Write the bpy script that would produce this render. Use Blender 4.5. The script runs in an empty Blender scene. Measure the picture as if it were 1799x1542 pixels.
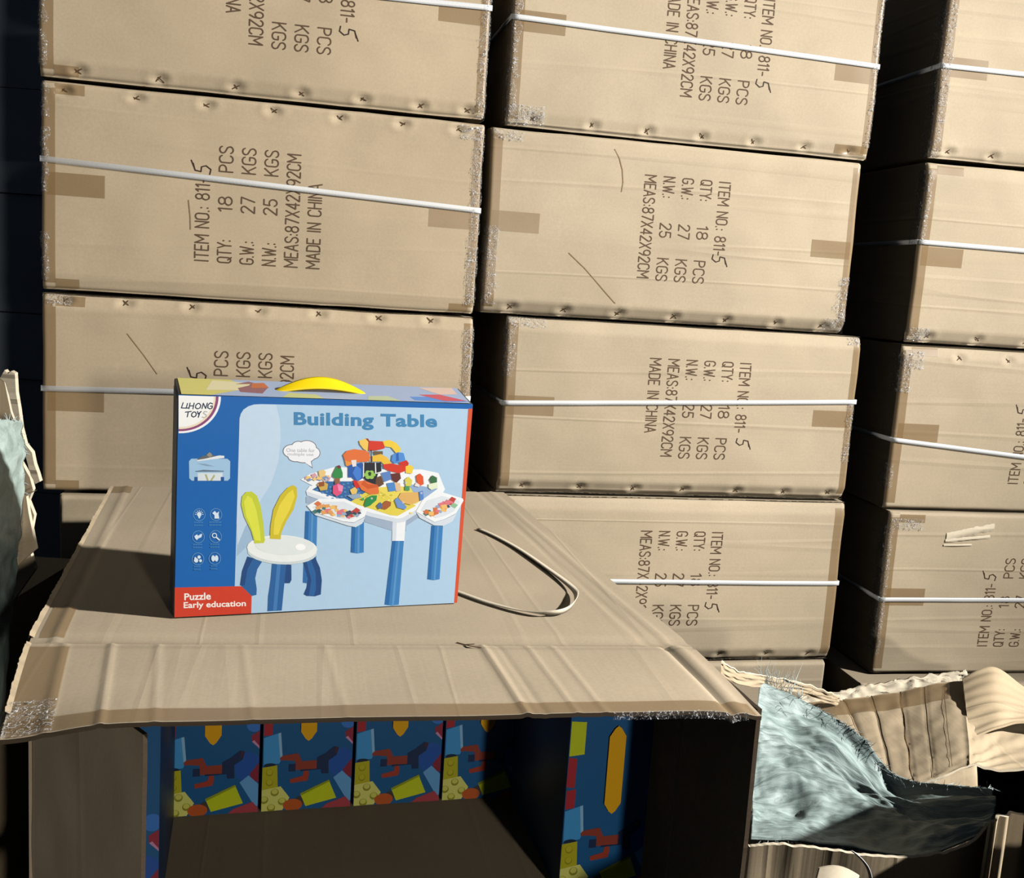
import bpy, bmesh, math, random
from mathutils import Vector, noise
from mathutils.geometry import tessellate_polygon

# ------------------------------------------------------------------ camera, light, exposure
W, H = 1799, 1542
FPX, PITCH, ROLL, HC = 1805.0, 0.148, 0.0655, 1.345      # focal length (px), tilt down, roll, eye height
S = bpy.context.scene
COL = S.collection
FW = Vector((0, math.cos(PITCH), -math.sin(PITCH)))
UP = Vector((0, math.sin(PITCH), math.cos(PITCH)))
RT = Vector((1, 0, 0))
cr, sr = math.cos(ROLL), math.sin(ROLL)
cam_d = bpy.data.cameras.new('camera')
cam = bpy.data.objects.new('camera', cam_d)
COL.objects.link(cam)
cam_d.sensor_fit = 'HORIZONTAL'
cam_d.sensor_width = 36
cam_d.lens = 36 * FPX / W
cam_d.clip_start = .02
cx = RT * cr + UP * sr
cy = UP * cr - RT * sr
cz = -FW
from mathutils import Matrix
cam.matrix_world = Matrix(((cx.x, cy.x, cz.x, 0), (cx.y, cy.y, cz.y, 0), (cx.z, cy.z, cz.z, HC), (0, 0, 0, 1)))
S.camera = cam

S.view_settings.view_transform = 'Standard'
S.view_settings.look = 'None'
S.view_settings.gamma = 1
S.view_settings.use_curve_mapping = False
S.view_settings.exposure = 0.0

world = bpy.data.worlds.new('world')
S.world = world
world.use_nodes = True
world.node_tree.nodes['Background'].inputs[0].default_value = (.72, .84, 1, 1)
world.node_tree.nodes['Background'].inputs[1].default_value = .036


def area(name, loc, target, size, power, color):
    l = bpy.data.lights.new(name, 'AREA')
    l.shape = 'DISK'
    l.size = size
    l.energy = power
    l.color = color
    o = bpy.data.objects.new(name, l)
    COL.objects.link(o)
    o.location = Vector(loc) + Vector((0, 0, HC))
    o.rotation_euler = (Vector(target) - Vector(loc)).to_track_quat('-Z', 'Y').to_euler()
    return o


def spot(name, loc, target, radius, power, color, half, blend):
    l = bpy.data.lights.new(name, 'SPOT')
    l.shadow_soft_size = radius
    l.energy = power
    l.color = color
    l.spot_size = 2 * math.radians(half)
    l.spot_blend = blend
    o = bpy.data.objects.new(name, l)
    COL.objects.link(o)
    o.location = Vector(loc) + Vector((0, 0, HC))
    o.rotation_euler = (Vector(target) - Vector(loc)).to_track_quat('-Z', 'Y').to_euler()
    return o


spot('side_lamp', (4.2, .9, 1.75), (-.4, 1.40, -.10), .08, 1800, (1, .98, .945), 34, .92)
area('front_lamp', (3.7, -6.2, .70), (0, 2, -.1),   .4, 215, (1, .94, .84))
S.cycles.diffuse_bounces = 0


# ------------------------------------------------------------------ helpers
def ray(px, py):
    x = (px - W / 2) / FPX
    y = (py - H / 2) / FPX
    return FW + RT * (cr * x + sr * y) - UP * (-sr * x + cr * y)


def at(px, py, Y):                       # the point at distance Y seen there (floor level z = 0)
    d = ray(px, py)
    return d * (Y / d.y) + Vector((0, 0, HC))


def on_level(px, py, z):
    d = ray(px, py)
    return d * ((z - HC) / d.z) + Vector((0, 0, HC))


def lin(r, g, b):
    f = lambda c: (c / 255 / 12.92) if c / 255 <= .04045 else ((c / 255 + .055) / 1.055) ** 2.4
    return (f(r), f(g), f(b), 1)


def empty(name, loc, rz=0, label=None, cat=None, group=None):
    o = bpy.data.objects.new(name, None)
    COL.objects.link(o)
    o.location = loc
    o.rotation_euler = (0, 0, rz)
    o.empty_display_size = .05
    tag(o, label, cat, group)
    return o


def tag(o, label=None, cat=None, group=None, kind=None):
    if label: o['label'] = label
    if cat: o['category'] = cat
    if group: o['group'] = group
    if kind: o['kind'] = kind
    return o


def obj(name, verts, faces, mats, parent=None, smooth=False, midx=None, fix=True):
    me = bpy.data.meshes.new(name)
    me.from_pydata([tuple(v) for v in verts], [], faces)
    if not isinstance(mats, (list, tuple)): mats = [mats]
    for m in mats: me.materials.append(m)
    if midx:
        for p, i in zip(me.polygons, midx): p.material_index = i
    if fix:
        bm = bmesh.new(); bm.from_mesh(me)
        bmesh.ops.recalc_face_normals(bm, faces=bm.faces)
        bm.to_mesh(me); bm.free()
    for p in me.polygons: p.use_smooth = True
    if not smooth: me.set_sharp_from_angle(angle=math.radians(32))
    me.update()
    o = bpy.data.objects.new(name, me)
    COL.objects.link(o)
    if parent: o.parent = parent
    return o


def grid(fn, nu, nv):
    v = [fn(i / nu, j / nv) for j in range(nv + 1) for i in range(nu + 1)]
    f = [(j * (nu + 1) + i, j * (nu + 1) + i + 1, (j + 1) * (nu + 1) + i + 1, (j + 1) * (nu + 1) + i)
         for j in range(nv) for i in range(nu)]
    return v, f


def slab(fn, nrm, nu, nv, t):
    """closed sheet of thickness t following fn(u,v); nrm(u,v) points to its upper side"""
    top, f = grid(fn, nu, nv)
    n = len(top)
    bot = []
    for j in range(nv + 1):
        for i in range(nu + 1):
            bot.append(Vector(top[j * (nu + 1) + i]) - Vector(nrm(i / nu, j / nv)) * t)
    ff = list(f) + [tuple(n + k for k in reversed(q)) for q in f]
    loop = [i for i in range(nu + 1)] + [j * (nu + 1) + nu for j in range(1, nv + 1)] + \
           [nv * (nu + 1) + i for i in range(nu - 1, -1, -1)] + [j * (nu + 1) for j in range(nv - 1, 0, -1)]
    side0 = len(ff)
    for a, b in zip(loop, loop[1:] + loop[:1]):
        ff.append((b, a, n + a, n + b))
    return top + bot, ff, side0


def box_vf(x0, x1, y0, y1, z0, z1):
    v = [(x0, y0, z0), (x1, y0, z0), (x1, y1, z0), (x0, y1, z0), (x0, y0, z1), (x1, y0, z1), (x1, y1, z1), (x0, y1, z1)]
    f = [(0, 3, 2, 1), (4, 5, 6, 7), (0, 1, 5, 4), (1, 2, 6, 5), (2, 3, 7, 6), (3, 0, 4, 7)]
    return v, f


def merge(*parts):
    V, F = [], []
    for v, f in parts:
        o = len(V)
        V += [tuple(p) for p in v]
        F += [tuple(i + o for i in q) for q in f]
    return V, F


def tube(pts, rad, n=5):
    V, F = [], []
    pts = [Vector(p) for p in pts]
    for k, p in enumerate(pts):
        d = (pts[min(k + 1, len(pts) - 1)] - pts[max(k - 1, 0)]).normalized()
        a = d.cross(Vector((0.3, 0.2, 1))).normalized()
        b = d.cross(a)
        r = rad if not isinstance(rad, (list, tuple)) else rad[k]
        for i in range(n):
            t = 2 * math.pi * i / n
            V.append(p + (a * math.cos(t) + b * math.sin(t)) * r)
    for k in range(len(pts) - 1):
        for i in range(n):
            F.append((k * n + i, k * n + (i + 1) % n, (k + 1) * n + (i + 1) % n, (k + 1) * n + i))
    F.append(tuple(range(n - 1, -1, -1)))
    F.append(tuple((len(pts) - 1) * n + i for i in range(n)))
    return V, F


# ------------------------------------------------------------------ materials
def nodes(name):
    m = bpy.data.materials.new(name)
    m.use_nodes = True
    nt = m.node_tree
    return m, nt, nt.nodes, nt.links, nt.nodes['Principled BSDF']


def cardboard(name, rgb, axis='z', crease=.5, flute=.3, rough=.72, var=.10):
    """fluted brown board: fine flute lines and broken crease lines run across `axis`"""
    m, nt, N, L, b = nodes(name)
    tc = N.new('ShaderNodeTexCoord')
    inf = N.new('ShaderNodeObjectInfo')
    add = N.new('ShaderNodeVectorMath'); add.operation = 'MULTIPLY_ADD'
    comb = N.new('ShaderNodeCombineXYZ')
    L.new(inf.outputs['Random'], comb.inputs[0]); L.new(inf.outputs['Random'], comb.inputs[1]); L.new(inf.outputs['Random'], comb.inputs[2])
    L.new(comb.outputs[0], add.inputs[0]); add.inputs[1].default_value = (17, 13, 9)
    L.new(tc.outputs['Object'], add.inputs[2])
    n1 = N.new('ShaderNodeTexNoise'); n1.inputs['Scale'].default_value = 4; n1.inputs['Detail'].default_value = 4
    L.new(add.outputs[0], n1.inputs['Vector'])
    n2 = N.new('ShaderNodeTexNoise'); n2.inputs['Scale'].default_value = 220; n2.inputs['Detail'].default_value = 2
    L.new(add.outputs[0], n2.inputs['Vector'])
    cr1 = N.new('ShaderNodeMapRange'); cr1.inputs[1].default_value = .3; cr1.inputs[2].default_value = .7
    cr1.inputs[3].default_value = 1 - var; cr1.inputs[4].default_value = 1 + var * .6
    L.new(n1.outputs[0], cr1.inputs[0])
    cr2 = N.new('ShaderNodeMapRange'); cr2.inputs[1].default_value = .3; cr2.inputs[2].default_value = .7
    cr2.inputs[3].default_value = .96; cr2.inputs[4].default_value = 1.04
    L.new(n2.outputs[0], cr2.inputs[0])
    mul = N.new('ShaderNodeMath'); mul.operation = 'MULTIPLY'
    L.new(cr1.outputs[0], mul.inputs[0]); L.new(cr2.outputs[0], mul.inputs[1])
    hsv = N.new('ShaderNodeHueSaturation')
    hsv.inputs['Color'].default_value = lin(*rgb)
    L.new(mul.outputs[0], hsv.inputs['Value'])
    L.new(hsv.outputs[0], b.inputs['Base Color'])
    b.inputs['Roughness'].default_value = rough
    b.inputs['Specular IOR Level'].default_value = .3
    sc = {'z': (.5, .5, 1), 'x': (1, .5, .5), 'y': (.5, 1, .5)}[axis]
    mp = N.new('ShaderNodeVectorMath'); mp.operation = 'MULTIPLY'
    mp.inputs[1].default_value = tuple((.28 if s < 1 else 10) for s in sc)
    L.new(add.outputs[0], mp.inputs[0])
    n3 = N.new('ShaderNodeTexNoise'); n3.inputs['Scale'].default_value = 1; n3.inputs['Detail'].default_value = 1.5
    L.new(mp.outputs[0], n3.inputs['Vector'])
    ramp = N.new('ShaderNodeValToRGB')
    e = ramp.color_ramp.elements
    e[0].position = .47; e[0].color = (0, 0, 0, 1)
    e[1].position = .53; e[1].color = (0, 0, 0, 1)
    k = ramp.color_ramp.elements.new(.5); k.color = (1, 1, 1, 1)
    L.new(n3.outputs[0], ramp.inputs[0])
    mp2 = N.new('ShaderNodeVectorMath'); mp2.operation = 'MULTIPLY'
    mp2.inputs[1].default_value = tuple((1.5 if s < 1 else 190) for s in sc)
    L.new(add.outputs[0], mp2.inputs[0])
    n4 = N.new('ShaderNodeTexNoise'); n4.inputs['Scale'].default_value = 1
    L.new(mp2.outputs[0], n4.inputs['Vector'])
    bp = N.new('ShaderNodeBump'); bp.inputs['Strength'].default_value = crease; bp.inputs['Distance'].default_value = .0022
    L.new(ramp.outputs[0], bp.inputs['Height'])
    bp2 = N.new('ShaderNodeBump'); bp2.inputs['Strength'].default_value = flute; bp2.inputs['Distance'].default_value = .0008
    L.new(n4.outputs[0], bp2.inputs['Height'])
    L.new(bp.outputs[0], bp2.inputs['Normal'])
    L.new(bp2.outputs[0], b.inputs['Normal'])
    return m


_flat = {}


def flat(rgb, rough=.5, spec=.4, name=None):
    key = (tuple(rgb), rough, spec)
    if key not in _flat:
        m, nt, N, L, b = nodes(name or 'print_%d_%d_%d' % tuple(rgb))
        tc = N.new('ShaderNodeTexCoord')
        n = N.new('ShaderNodeTexNoise'); n.inputs['Scale'].default_value = 90
        L.new(tc.outputs['Object'], n.inputs['Vector'])
        mr = N.new('ShaderNodeMapRange'); mr.inputs[3].default_value = .96; mr.inputs[4].default_value = 1.04
        L.new(n.outputs[0], mr.inputs[0])
        h = N.new('ShaderNodeHueSaturation'); h.inputs['Color'].default_value = lin(*rgb)
        L.new(mr.outputs[0], h.inputs['Value'])
        L.new(h.outputs[0], b.inputs['Base Color'])
        b.inputs['Roughness'].default_value = rough
        b.inputs['Specular IOR Level'].default_value = spec
        _flat[key] = m
    return _flat[key]


def film_mat(name, fac, tint):
    m, nt, N, L, b = nodes(name)
    out = N['Material Output']
    tr = N.new('ShaderNodeBsdfTransparent')
    b.inputs['Base Color'].default_value = tint
    b.inputs['Roughness'].default_value = .16
    b.inputs['Specular IOR Level'].default_value = .9
    mix = N.new('ShaderNodeMixShader')
    tc = N.new('ShaderNodeTexCoord')
    n = N.new('ShaderNodeTexNoise'); n.inputs['Scale'].default_value = 130; n.inputs['Detail'].default_value = 3
    n.inputs['Distortion'].default_value = 2.5
    L.new(tc.outputs['Object'], n.inputs['Vector'])
    bp = N.new('ShaderNodeBump'); bp.inputs['Strength'].default_value = 1; bp.inputs['Distance'].default_value = .012
    L.new(n.outputs[0], bp.inputs['Height']); L.new(bp.outputs[0], b.inputs['Normal'])
    mr = N.new('ShaderNodeMapRange'); mr.inputs[1].default_value = .52; mr.inputs[2].default_value = .66  # white specks mixed in by the noise stand in for glints
    mr.inputs[3].default_value = .03; mr.inputs[4].default_value = fac
    L.new(n.outputs[0], mr.inputs[0])
    L.new(mr.outputs[0], mix.inputs[0]); L.new(tr.outputs[0], mix.inputs[1]); L.new(b.outputs[0], mix.inputs[2])
    L.new(mix.outputs[0], out.inputs[0])
    return m


def tape_mat(name, rgb, rough):
    m, nt, N, L, b = nodes(name)
    out = N['Material Output']
    tc = N.new('ShaderNodeTexCoord')
    n = N.new('ShaderNodeTexNoise'); n.inputs['Scale'].default_value = 14
    L.new(tc.outputs['Object'], n.inputs['Vector'])
    mr = N.new('ShaderNodeMapRange'); mr.inputs[3].default_value = .9; mr.inputs[4].default_value = 1.1
    L.new(n.outputs[0], mr.inputs[0])
    h = N.new('ShaderNodeHueSaturation'); h.inputs['Color'].default_value = lin(*rgb)
    L.new(mr.outputs[0], h.inputs['Value'])
    L.new(h.outputs[0], b.inputs['Base Color'])
    b.inputs['Roughness'].default_value = rough
    b.inputs['Specular IOR Level'].default_value = .5
    tr = N.new('ShaderNodeBsdfTransparent')
    mix = N.new('ShaderNodeMixShader'); mix.inputs[0].default_value = .5
    L.new(tr.outputs[0], mix.inputs[1]); L.new(b.outputs[0], mix.inputs[2]); L.new(mix.outputs[0], out.inputs[0])
    return m


def strap_mat(name, rgb, alpha=1.0):
    m, nt, N, L, b = nodes(name)
    tc = N.new('ShaderNodeTexCoord')
    n = N.new('ShaderNodeTexNoise'); n.inputs['Scale'].default_value = 300
    L.new(tc.outputs['Object'], n.inputs['Vector'])
    bp = N.new('ShaderNodeBump'); bp.inputs['Strength'].default_value = .3; bp.inputs['Distance'].default_value = .0006
    L.new(n.outputs[0], bp.inputs['Height']); L.new(bp.outputs[0], b.inputs['Normal'])
    b.inputs['Base Color'].default_value = lin(*rgb)
    b.inputs['Roughness'].default_value = .35
    return m


def woven(name, dark, light, stretch=(6, 60, 60)):
    m, nt, N, L, b = nodes(name)
    tc = N.new('ShaderNodeTexCoord')
    mp = N.new('ShaderNodeVectorMath'); mp.operation = 'MULTIPLY'; mp.inputs[1].default_value = stretch
    L.new(tc.outputs['UV'], mp.inputs[0])
    n = N.new('ShaderNodeTexNoise'); n.inputs['Scale'].default_value = 1; n.inputs['Detail'].default_value = 6
    n.inputs['Roughness'].default_value = .65; n.inputs['Distortion'].default_value = .6
    L.new(mp.outputs[0], n.inputs['Vector'])
    r = N.new('ShaderNodeValToRGB')
    r.color_ramp.elements[0].position = .36; r.color_ramp.elements[0].color = lin(*dark)
    r.color_ramp.elements[1].position = .62; r.color_ramp.elements[1].color = lin(*light)
    L.new(n.outputs[0], r.inputs[0]); L.new(r.outputs[0], b.inputs['Base Color'])
    bp = N.new('ShaderNodeBump'); bp.inputs['Strength'].default_value = .5; bp.inputs['Distance'].default_value = .004
    L.new(n.outputs[0], bp.inputs['Height']); L.new(bp.outputs[0], b.inputs['Normal'])
    b.inputs['Roughness'].default_value = .5
    return m


def concrete(name, a, c, scale=5):
    m, nt, N, L, b = nodes(name)
    tc = N.new('ShaderNodeTexCoord')
    n = N.new('ShaderNodeTexNoise'); n.inputs['Scale'].default_value = scale; n.inputs['Detail'].default_value = 6
    L.new(tc.outputs['Object'], n.inputs['Vector'])
    r = N.new('ShaderNodeValToRGB')
    r.color_ramp.elements[0].position = .35; r.color_ramp.elements[0].color = lin(*a)
    r.color_ramp.elements[1].position = .7; r.color_ramp.elements[1].color = lin(*c)
    L.new(n.outputs[0], r.inputs[0]); L.new(r.outputs[0], b.inputs['Base Color'])
    b.inputs['Roughness'].default_value = .85
    return m


BOARD = cardboard('stacked_cardboard', (191, 172, 143), 'z', .15, .15)
BOARD_CREASED = cardboard('creased_cardboard', (191, 174, 147), 'z', .4, .2)
BOARD_TOP = cardboard('open_carton_cardboard', (196, 178, 151), 'x', .12, .12)
BOARD_CUT = cardboard('cut_board_edge', (62, 50, 36), 'z', .5, .8, .9)  # dark colour stands in for the shade inside the open flutes
BOARD_TORN = cardboard('torn_board', (194, 174, 143), 'x', .3, .25)
INK = flat((96, 76, 58), .7, .2, 'brown_ink')
PEN = flat((62, 46, 38), .6, .2, 'marker_pen')
TAPE = tape_mat('brown_packing_tape', (160, 128, 84), .35)
STRAP = strap_mat('white_strapping', (225, 226, 226))
STRAP_FADE = strap_mat('fading_strapping', (222, 222, 220))
_nt = STRAP_FADE.node_tree                      # alpha falls towards its left end
_N, _L = _nt.nodes, _nt.links
_tc = _N.new('ShaderNodeTexCoord'); _sx = _N.new('ShaderNodeSeparateXYZ'); _mr = _N.new('ShaderNodeMapRange')
_mr.inputs[1].default_value = 0; _mr.inputs[2].default_value = .5; _mr.inputs[3].default_value = .30; _mr.inputs[4].default_value = 1
_L.new(_tc.outputs['Object'], _sx.inputs[0]); _L.new(_sx.outputs[0], _mr.inputs[0])
_L.new(_mr.outputs[0], _N['Principled BSDF'].inputs['Alpha'])
FILM = film_mat('clear_stretch_film', .92, (.93, .93, .93, 1))
DENT = flat((88, 66, 44), .8, .2, 'staple_dent')
WIRE = flat((120, 104, 84), .4, .6, 'staple_wire')

# ------------------------------------------------------------------ stroke lettering
ARC = lambda x, y, rx, ry, a0, a1, n=7: [(x + rx * math.cos(math.radians(a0 + (a1 - a0) * i / n)), y + ry * math.sin(math.radians(a0 + (a1 - a0) * i / n))) for i in range(n + 1)]
G = {  # glyphs in a cell 0.42 wide (or given) by 1 high
    'A': (.42, [[(0, 0), (.21, 1), (.42, 0)], [(.08, .33), (.34, .33)]]),
    'C': (.40, [ARC(.2, .78, .2, .22, 10, 180) + ARC(.2, .22, .2, .22, 180, 350)]),
    'D': (.40, [[(0, 0), (0, 1), (.18, 1)] + ARC(.18, .78, .22, .22, 90, 0) + ARC(.18, .22, .22, .22, 0, -90) + [(0, 0)]]),
    'E': (.34, [[(.34, 1), (0, 1), (0, 0), (.34, 0)], [(0, .52), (.28, .52)]]),
    'G': (.42, [ARC(.21, .78, .21, .22, 10, 180) + ARC(.21, .22, .21, .22, 180, 360) + [(.42, .45), (.22, .45)]]),
    'H': (.40, [[(0, 0), (0, 1)], [(.4, 0), (.4, 1)], [(0, .52), (.4, .52)]]),
    'I': (.06, [[(.03, 0), (.03, 1)]]),
    'K': (.40, [[(0, 0), (0, 1)], [(.4, 1), (.02, .42)], [(.14, .58), (.4, 0)]]),
    'M': (.52, [[(0, 0), (0, 1), (.26, .35), (.52, 1), (.52, 0)]]),
    'N': (.40, [[(0, 0), (0, 1), (.4, 0), (.4, 1)]]),
    'O': (.40, [ARC(.2, .78, .2, .22, 0, 180) + ARC(.2, .22, .2, .22, 180, 360) + [(.4, .78)]]),
    'P': (.38, [[(0, 0), (0, 1), (.17, 1)] + ARC(.17, .74, .21, .26, 90, -90) + [(0, .48)]]),
    'Q': (.42, [ARC(.2, .78, .2, .22, 0, 180) + ARC(.2, .22, .2, .22, 180, 360) + [(.4, .78)], [(.22, .22), (.42, -.03)]]),
    'S': (.38, [ARC(.19, .77, .19, .23, 15, 200) + [(.06, .6), (.32, .42)] + ARC(.19, .23, .19, .23, 20, -165)]),
    'T': (.40, [[(0, 1), (.4, 1)], [(.2, 1), (.2, 0)]]),
    'W': (.58, [[(0, 1), (.14, 0), (.29, .8), (.44, 0), (.58, 1)]]),
    'X': (.40, [[(0, 0), (.4, 1)], [(0, 1), (.4, 0)]]),
    'Y': (.40, [[(0, 1), (.2, .45), (.4, 1)], [(.2, .45), (.2, 0)]]),
    '1': (.16, [[(0, .82), (.13, 1), (.13, 0)]]),
    '2': (.38, [ARC(.19, .78, .19, .22, 170, -20) + [(0, 0), (.38, 0)]]),
    '4': (.40, [[(.3, 0), (.3, 1), (0, .28), (.4, .28)]]),
    '5': (.38, [[(.36, 1), (.05, 1), (.02, .55)] + ARC(.18, .3, .2, .3, 100, -160)]),
    '7': (.38, [[(0, 1), (.38, 1), (.14, 0)]]),
    '8': (.40, [ARC(.2, .76, .17, .24, -90, 270, 12), ARC(.2, .27, .2, .27, 90, 450, 12)]),
    '9': (.40, [ARC(.2, .7, .2, .3, 0, 360, 12), [(.4, .7), (.38, .35), (.24, 0)]]),
    '.': (.06, [[(.03, 0), (.03, .04)]]),
    ':': (.06, [[(.03, .08), (.03, .13)], [(.03, .55), (.03, .60)]]),
    '-': (.24, [[(0, .45), (.24, .45)]]),
    ' ': (.22, []),
}


def stroke(poly, sw):
    """2D polyline -> list of triangles/quads as point lists"""
    out = []
    h = sw / 2
    for (a, b) in zip(poly, poly[1:]):
        dx, dy = b[0] - a[0], b[1] - a[1]
        l = math.hypot(dx, dy)
        if l < 1e-9: continue
        nx, ny = -dy / l * h, dx / l * h
        n = max(1, int(l / .02))
        for i in range(n):
            p = (a[0] + dx * i / n, a[1] + dy * i / n); q = (a[0] + dx * (i + 1) / n, a[1] + dy * (i + 1) / n)
            out.append([(p[0] + nx, p[1] + ny), (q[0] + nx, q[1] + ny), (q[0] - nx, q[1] - ny), (p[0] - nx, p[1] - ny)])
    for p in poly:
        out.append([(p[0] + h * math.cos(k * math.pi / 4), p[1] + h * math.sin(k * math.pi / 4)) for k in range(8)])
    return out


def line_polys(s, x0, x1, cap, sw, gap=.15):
    """string s set between x0 and x1 (baseline y=0)"""
    wid = sum(G[c][0] for c in s) + gap * (len(s) - 1)
    k = (x1 - x0) / wid
    x = x0
    out = []
    for c in s:
        w, st = G[c]
        for pl in st:
            out += stroke([(x + px * k, py * cap) for px, py in pl], sw)
        x += (w + gap) * k
    return out


# ------------------------------------------------------------------ stacked shipping cartons
class Carton:
    def __init__(self, nm, x, y, z, w, h, yaw, d=.87, label='', seed=1, board=BOARD, bulge=.004, wob=.003, group='stacked shipping cartons', staples=(), lip=(0, 0)):
        self.w, self.h, self.d, self.seed, self.bulge, self.wob = w, h, d, seed, bulge, wob
        self.st = staples
        self.lip = lip
        self.root = empty('shipping_carton', (x, y, z + HC), yaw, label, 'carton', group)
        self.body(board)

    def warp(self, x, z):
        w, h, s = self.w, self.h, self.seed
        m = .04
        dz = dx = 0
        if z < m: dz += (1 - z / m) * (abs(noise.noise((x * 5, s * 3.1, 0))) * self.wob)
        if z > h - m: dz -= (1 - (h - z) / m) * (abs(noise.noise((x * 5, s * 5.7, 4))) * self.wob + .001)
        if x < m: dx += (1 - x / m) * noise.noise((z * 7, s * 2.3, 8)) * self.wob
        if x > w - m: dx -= (1 - (w - x) / m) * noise.noise((z * 7, s * 4.3, 9)) * self.wob
        return x + dx, z + dz

    def front(self, x, z, eps=0):
        w, h, s = self.w, self.h, self.seed
        y = -self.bulge * max(0, math.sin(math.pi * min(max(x / w, 0), 1))) * max(0, math.sin(math.pi * min(max(z / h, 0), 1)))
        y += .0035 * noise.noise((x * 3.2, z * 4.5, s * 7.7)) + .0012 * noise.noise((x * 11, z * 16, s * 3.3))
        if z < .032: y += (.032 - z) * self.lip[0]
        if z > h - .030: y += (z - h + .030) * self.lip[1]
        r = .009
        for q in (x, w - x, z, h - z):
            if q < r:
                y += r - math.sqrt(max(0, r * r - (r - max(q, 0)) ** 2))
        for (sx, sz) in self.st:
            d2 = ((x - sx) / .014) ** 2 + ((z - sz) / .009) ** 2
            if d2 < 12:
                y += .005 * math.exp(-d2) - .0011 * math.exp(-(math.sqrt(d2) - 1.7) ** 2 * 3) * (1 + noise.noise((x * 90, z * 90, s)))
        X, Z = self.warp(x, z)
        return Vector((X, y - eps, Z))

    def body(self, board):
        w, h, d = self.w, self.h, self.d
        nu, nv = 150, 70

        def ax(t, L):        # denser towards the edges
            e = .02
            if t < .06: return t / .06 * e
            if t > .94: return L - (1 - t) / .06 * e
            return e + (t - .06) / .88 * (L - 2 * e)
        V, F = grid(lambda a, b: self.front(ax(a, w), ax(b, h)), nu, nv)
        loop = [i for i in range(nu + 1)] + [j * (nu + 1) + nu for j in range(1, nv + 1)] + \
               [nv * (nu + 1) + i for i in range(nu - 1, -1, -1)] + [j * (nu + 1) for j in range(nv - 1, 0, -1)]
        prev = loop
        for yy in (.012, .02, d * .25, d * .5, d * .75, d):
            cur = []
            for k in loop:
                p = V[k]
                q = Vector((p.x, yy, p.z))
                if .03 < yy < d:
                    q.x += .004 * noise.noise((yy * 4, p.z * 5, self.seed + 20)) * (1 if p.x < .01 or p.x > w - .01 else 0)
                V.append(q); cur.append(len(V) - 1)
            for i in range(len(loop)):
                j = (i + 1) % len(loop)
                F.append((prev[j], prev[i], cur[i], cur[j]))
            prev = cur
        F.append(tuple(prev))
        obj('body', V, F, board, self.root, smooth=True)

    def patch(self, name, x0, x1, z0, z1, mat, eps=.0012, nu=12, nv=8):
        V, F = grid(lambda a, b: self.front(x0 + (x1 - x0) * a, z0 + (z1 - z0) * b, eps), nu, nv)
        return obj(name, V, F, mat, self.root, smooth=True)

    def edge_tape(self, side, z0=0.0, z1=None, wd=.028):
        z1 = self.h if z1 is None else z1
        x0, x1 = (0.002, wd) if side == 'L' else (self.w - wd, self.w - .002)
        self.patch('packing_tape', x0, x1, z0 + .003, z1 - .003, TAPE, .0004, 8, 30)

    def film(self, side, z0, z1, wd=.03):
        x0 = 0.0 if side == 'L' else self.w - wd
        sd = self.seed + z0
        sg = 1 if side == 'L' else -1
        xe = 0.0 if side == 'L' else self.w

        def fn(a, b):
            z = z0 + (z1 - z0) * b
            if a < .3:
                p = self.front(xe, z)
                p.y += .03 * (1 - a / .3)
                p.x -= sg * (.003 + .003 * noise.noise((a * 9, z * 60, sd)))
                return p
            x = xe + sg * wd * (a - .3) / .7 * (1 + .5 * noise.noise((z * 40, sd, 2)))
            return self.front(x, z, .0025 + .002 * noise.noise((x * 160, z * 90, sd)) + .001)
        V, F = grid(fn, 14, max(8, int((z1 - z0) / .006)))
        obj('corner_film', V, F, FILM, self.root, smooth=True)

    def corner_knot(self, xk, zk, wd=.05, ht=.03):
        def fn(a, b):
            x = xk + wd * (a - .5); z = zk + ht * (b - .5)
            x = min(max(x, .001), self.w - .001); z = min(max(z, .001), self.h - .001)
            return self.front(x, z, .003 + .003 * noise.noise((x * 150, z * 150, self.seed)))
        V, F = grid(fn, 14, 10)
        obj('corner_film', V, F, FILM, self.root, smooth=True)

    def strap(self, zl, zr, x0=0.0, sides='LR', wd=.0115, mat=None):
        w, d = self.w, self.d
        xa = x0
        parts = []
        t = .0016

        def zat(x): return zl + (zr - zl) * (x - x0) / (w - x0)

        def fn(a, b):
            x = xa + (w - xa) * a
            p = self.front(min(max(x, .004), w - .004), zat(x) + wd * (b - .5), t + .0012)
            p.x = x + (-.0015 if a == 0 else .0015 if a == 1 else 0)
            return p
        parts.append(grid(fn, 60, 2))
        if 'L' in sides:
            parts.append(grid(lambda a, b: Vector((-.0018 - .0045 * math.sin(math.pi * a) * 0, .0 + d * a, zl + wd * (b - .5))), 6, 1))
        if 'R' in sides:
            parts.append(grid(lambda a, b: Vector((w + .0018, .0 + d * a, zr + wd * (b - .5))), 6, 1))
        V, F = merge(*parts)
        o = obj('strapping_band', V, F, mat or STRAP, self.root, smooth=True)
        sm = o.modifiers.new('thick', 'SOLIDIFY'); sm.thickness = .0012; sm.offset = 0
        return o

    def staples(self):
        rnd = random.Random(self.seed)
        for (sx, sz) in self.st:
            polys = []
            for k in range(2):
                a = rnd.uniform(.6, 1.0) + k * math.pi / 2 * rnd.uniform(.85, 1.15)
                l = rnd.uniform(.004, .0085)
                ox, oz = rnd.uniform(-.003, .003), rnd.uniform(-.002, .002)
                polys += stroke([(sx + ox - l * math.cos(a), sz + oz - l * math.sin(a) * .8), (sx + ox + l * math.cos(a), sz + oz + l * math.sin(a) * .8)], .0022)
            V, F = [], []
            for pl in polys:
                o = len(V)
                V += [self.front(x, z, .0007) for x, z in pl]
                F.append(tuple(range(o, o + len(pl))))
            obj('staple', V, F, DENT, self.root)

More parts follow.
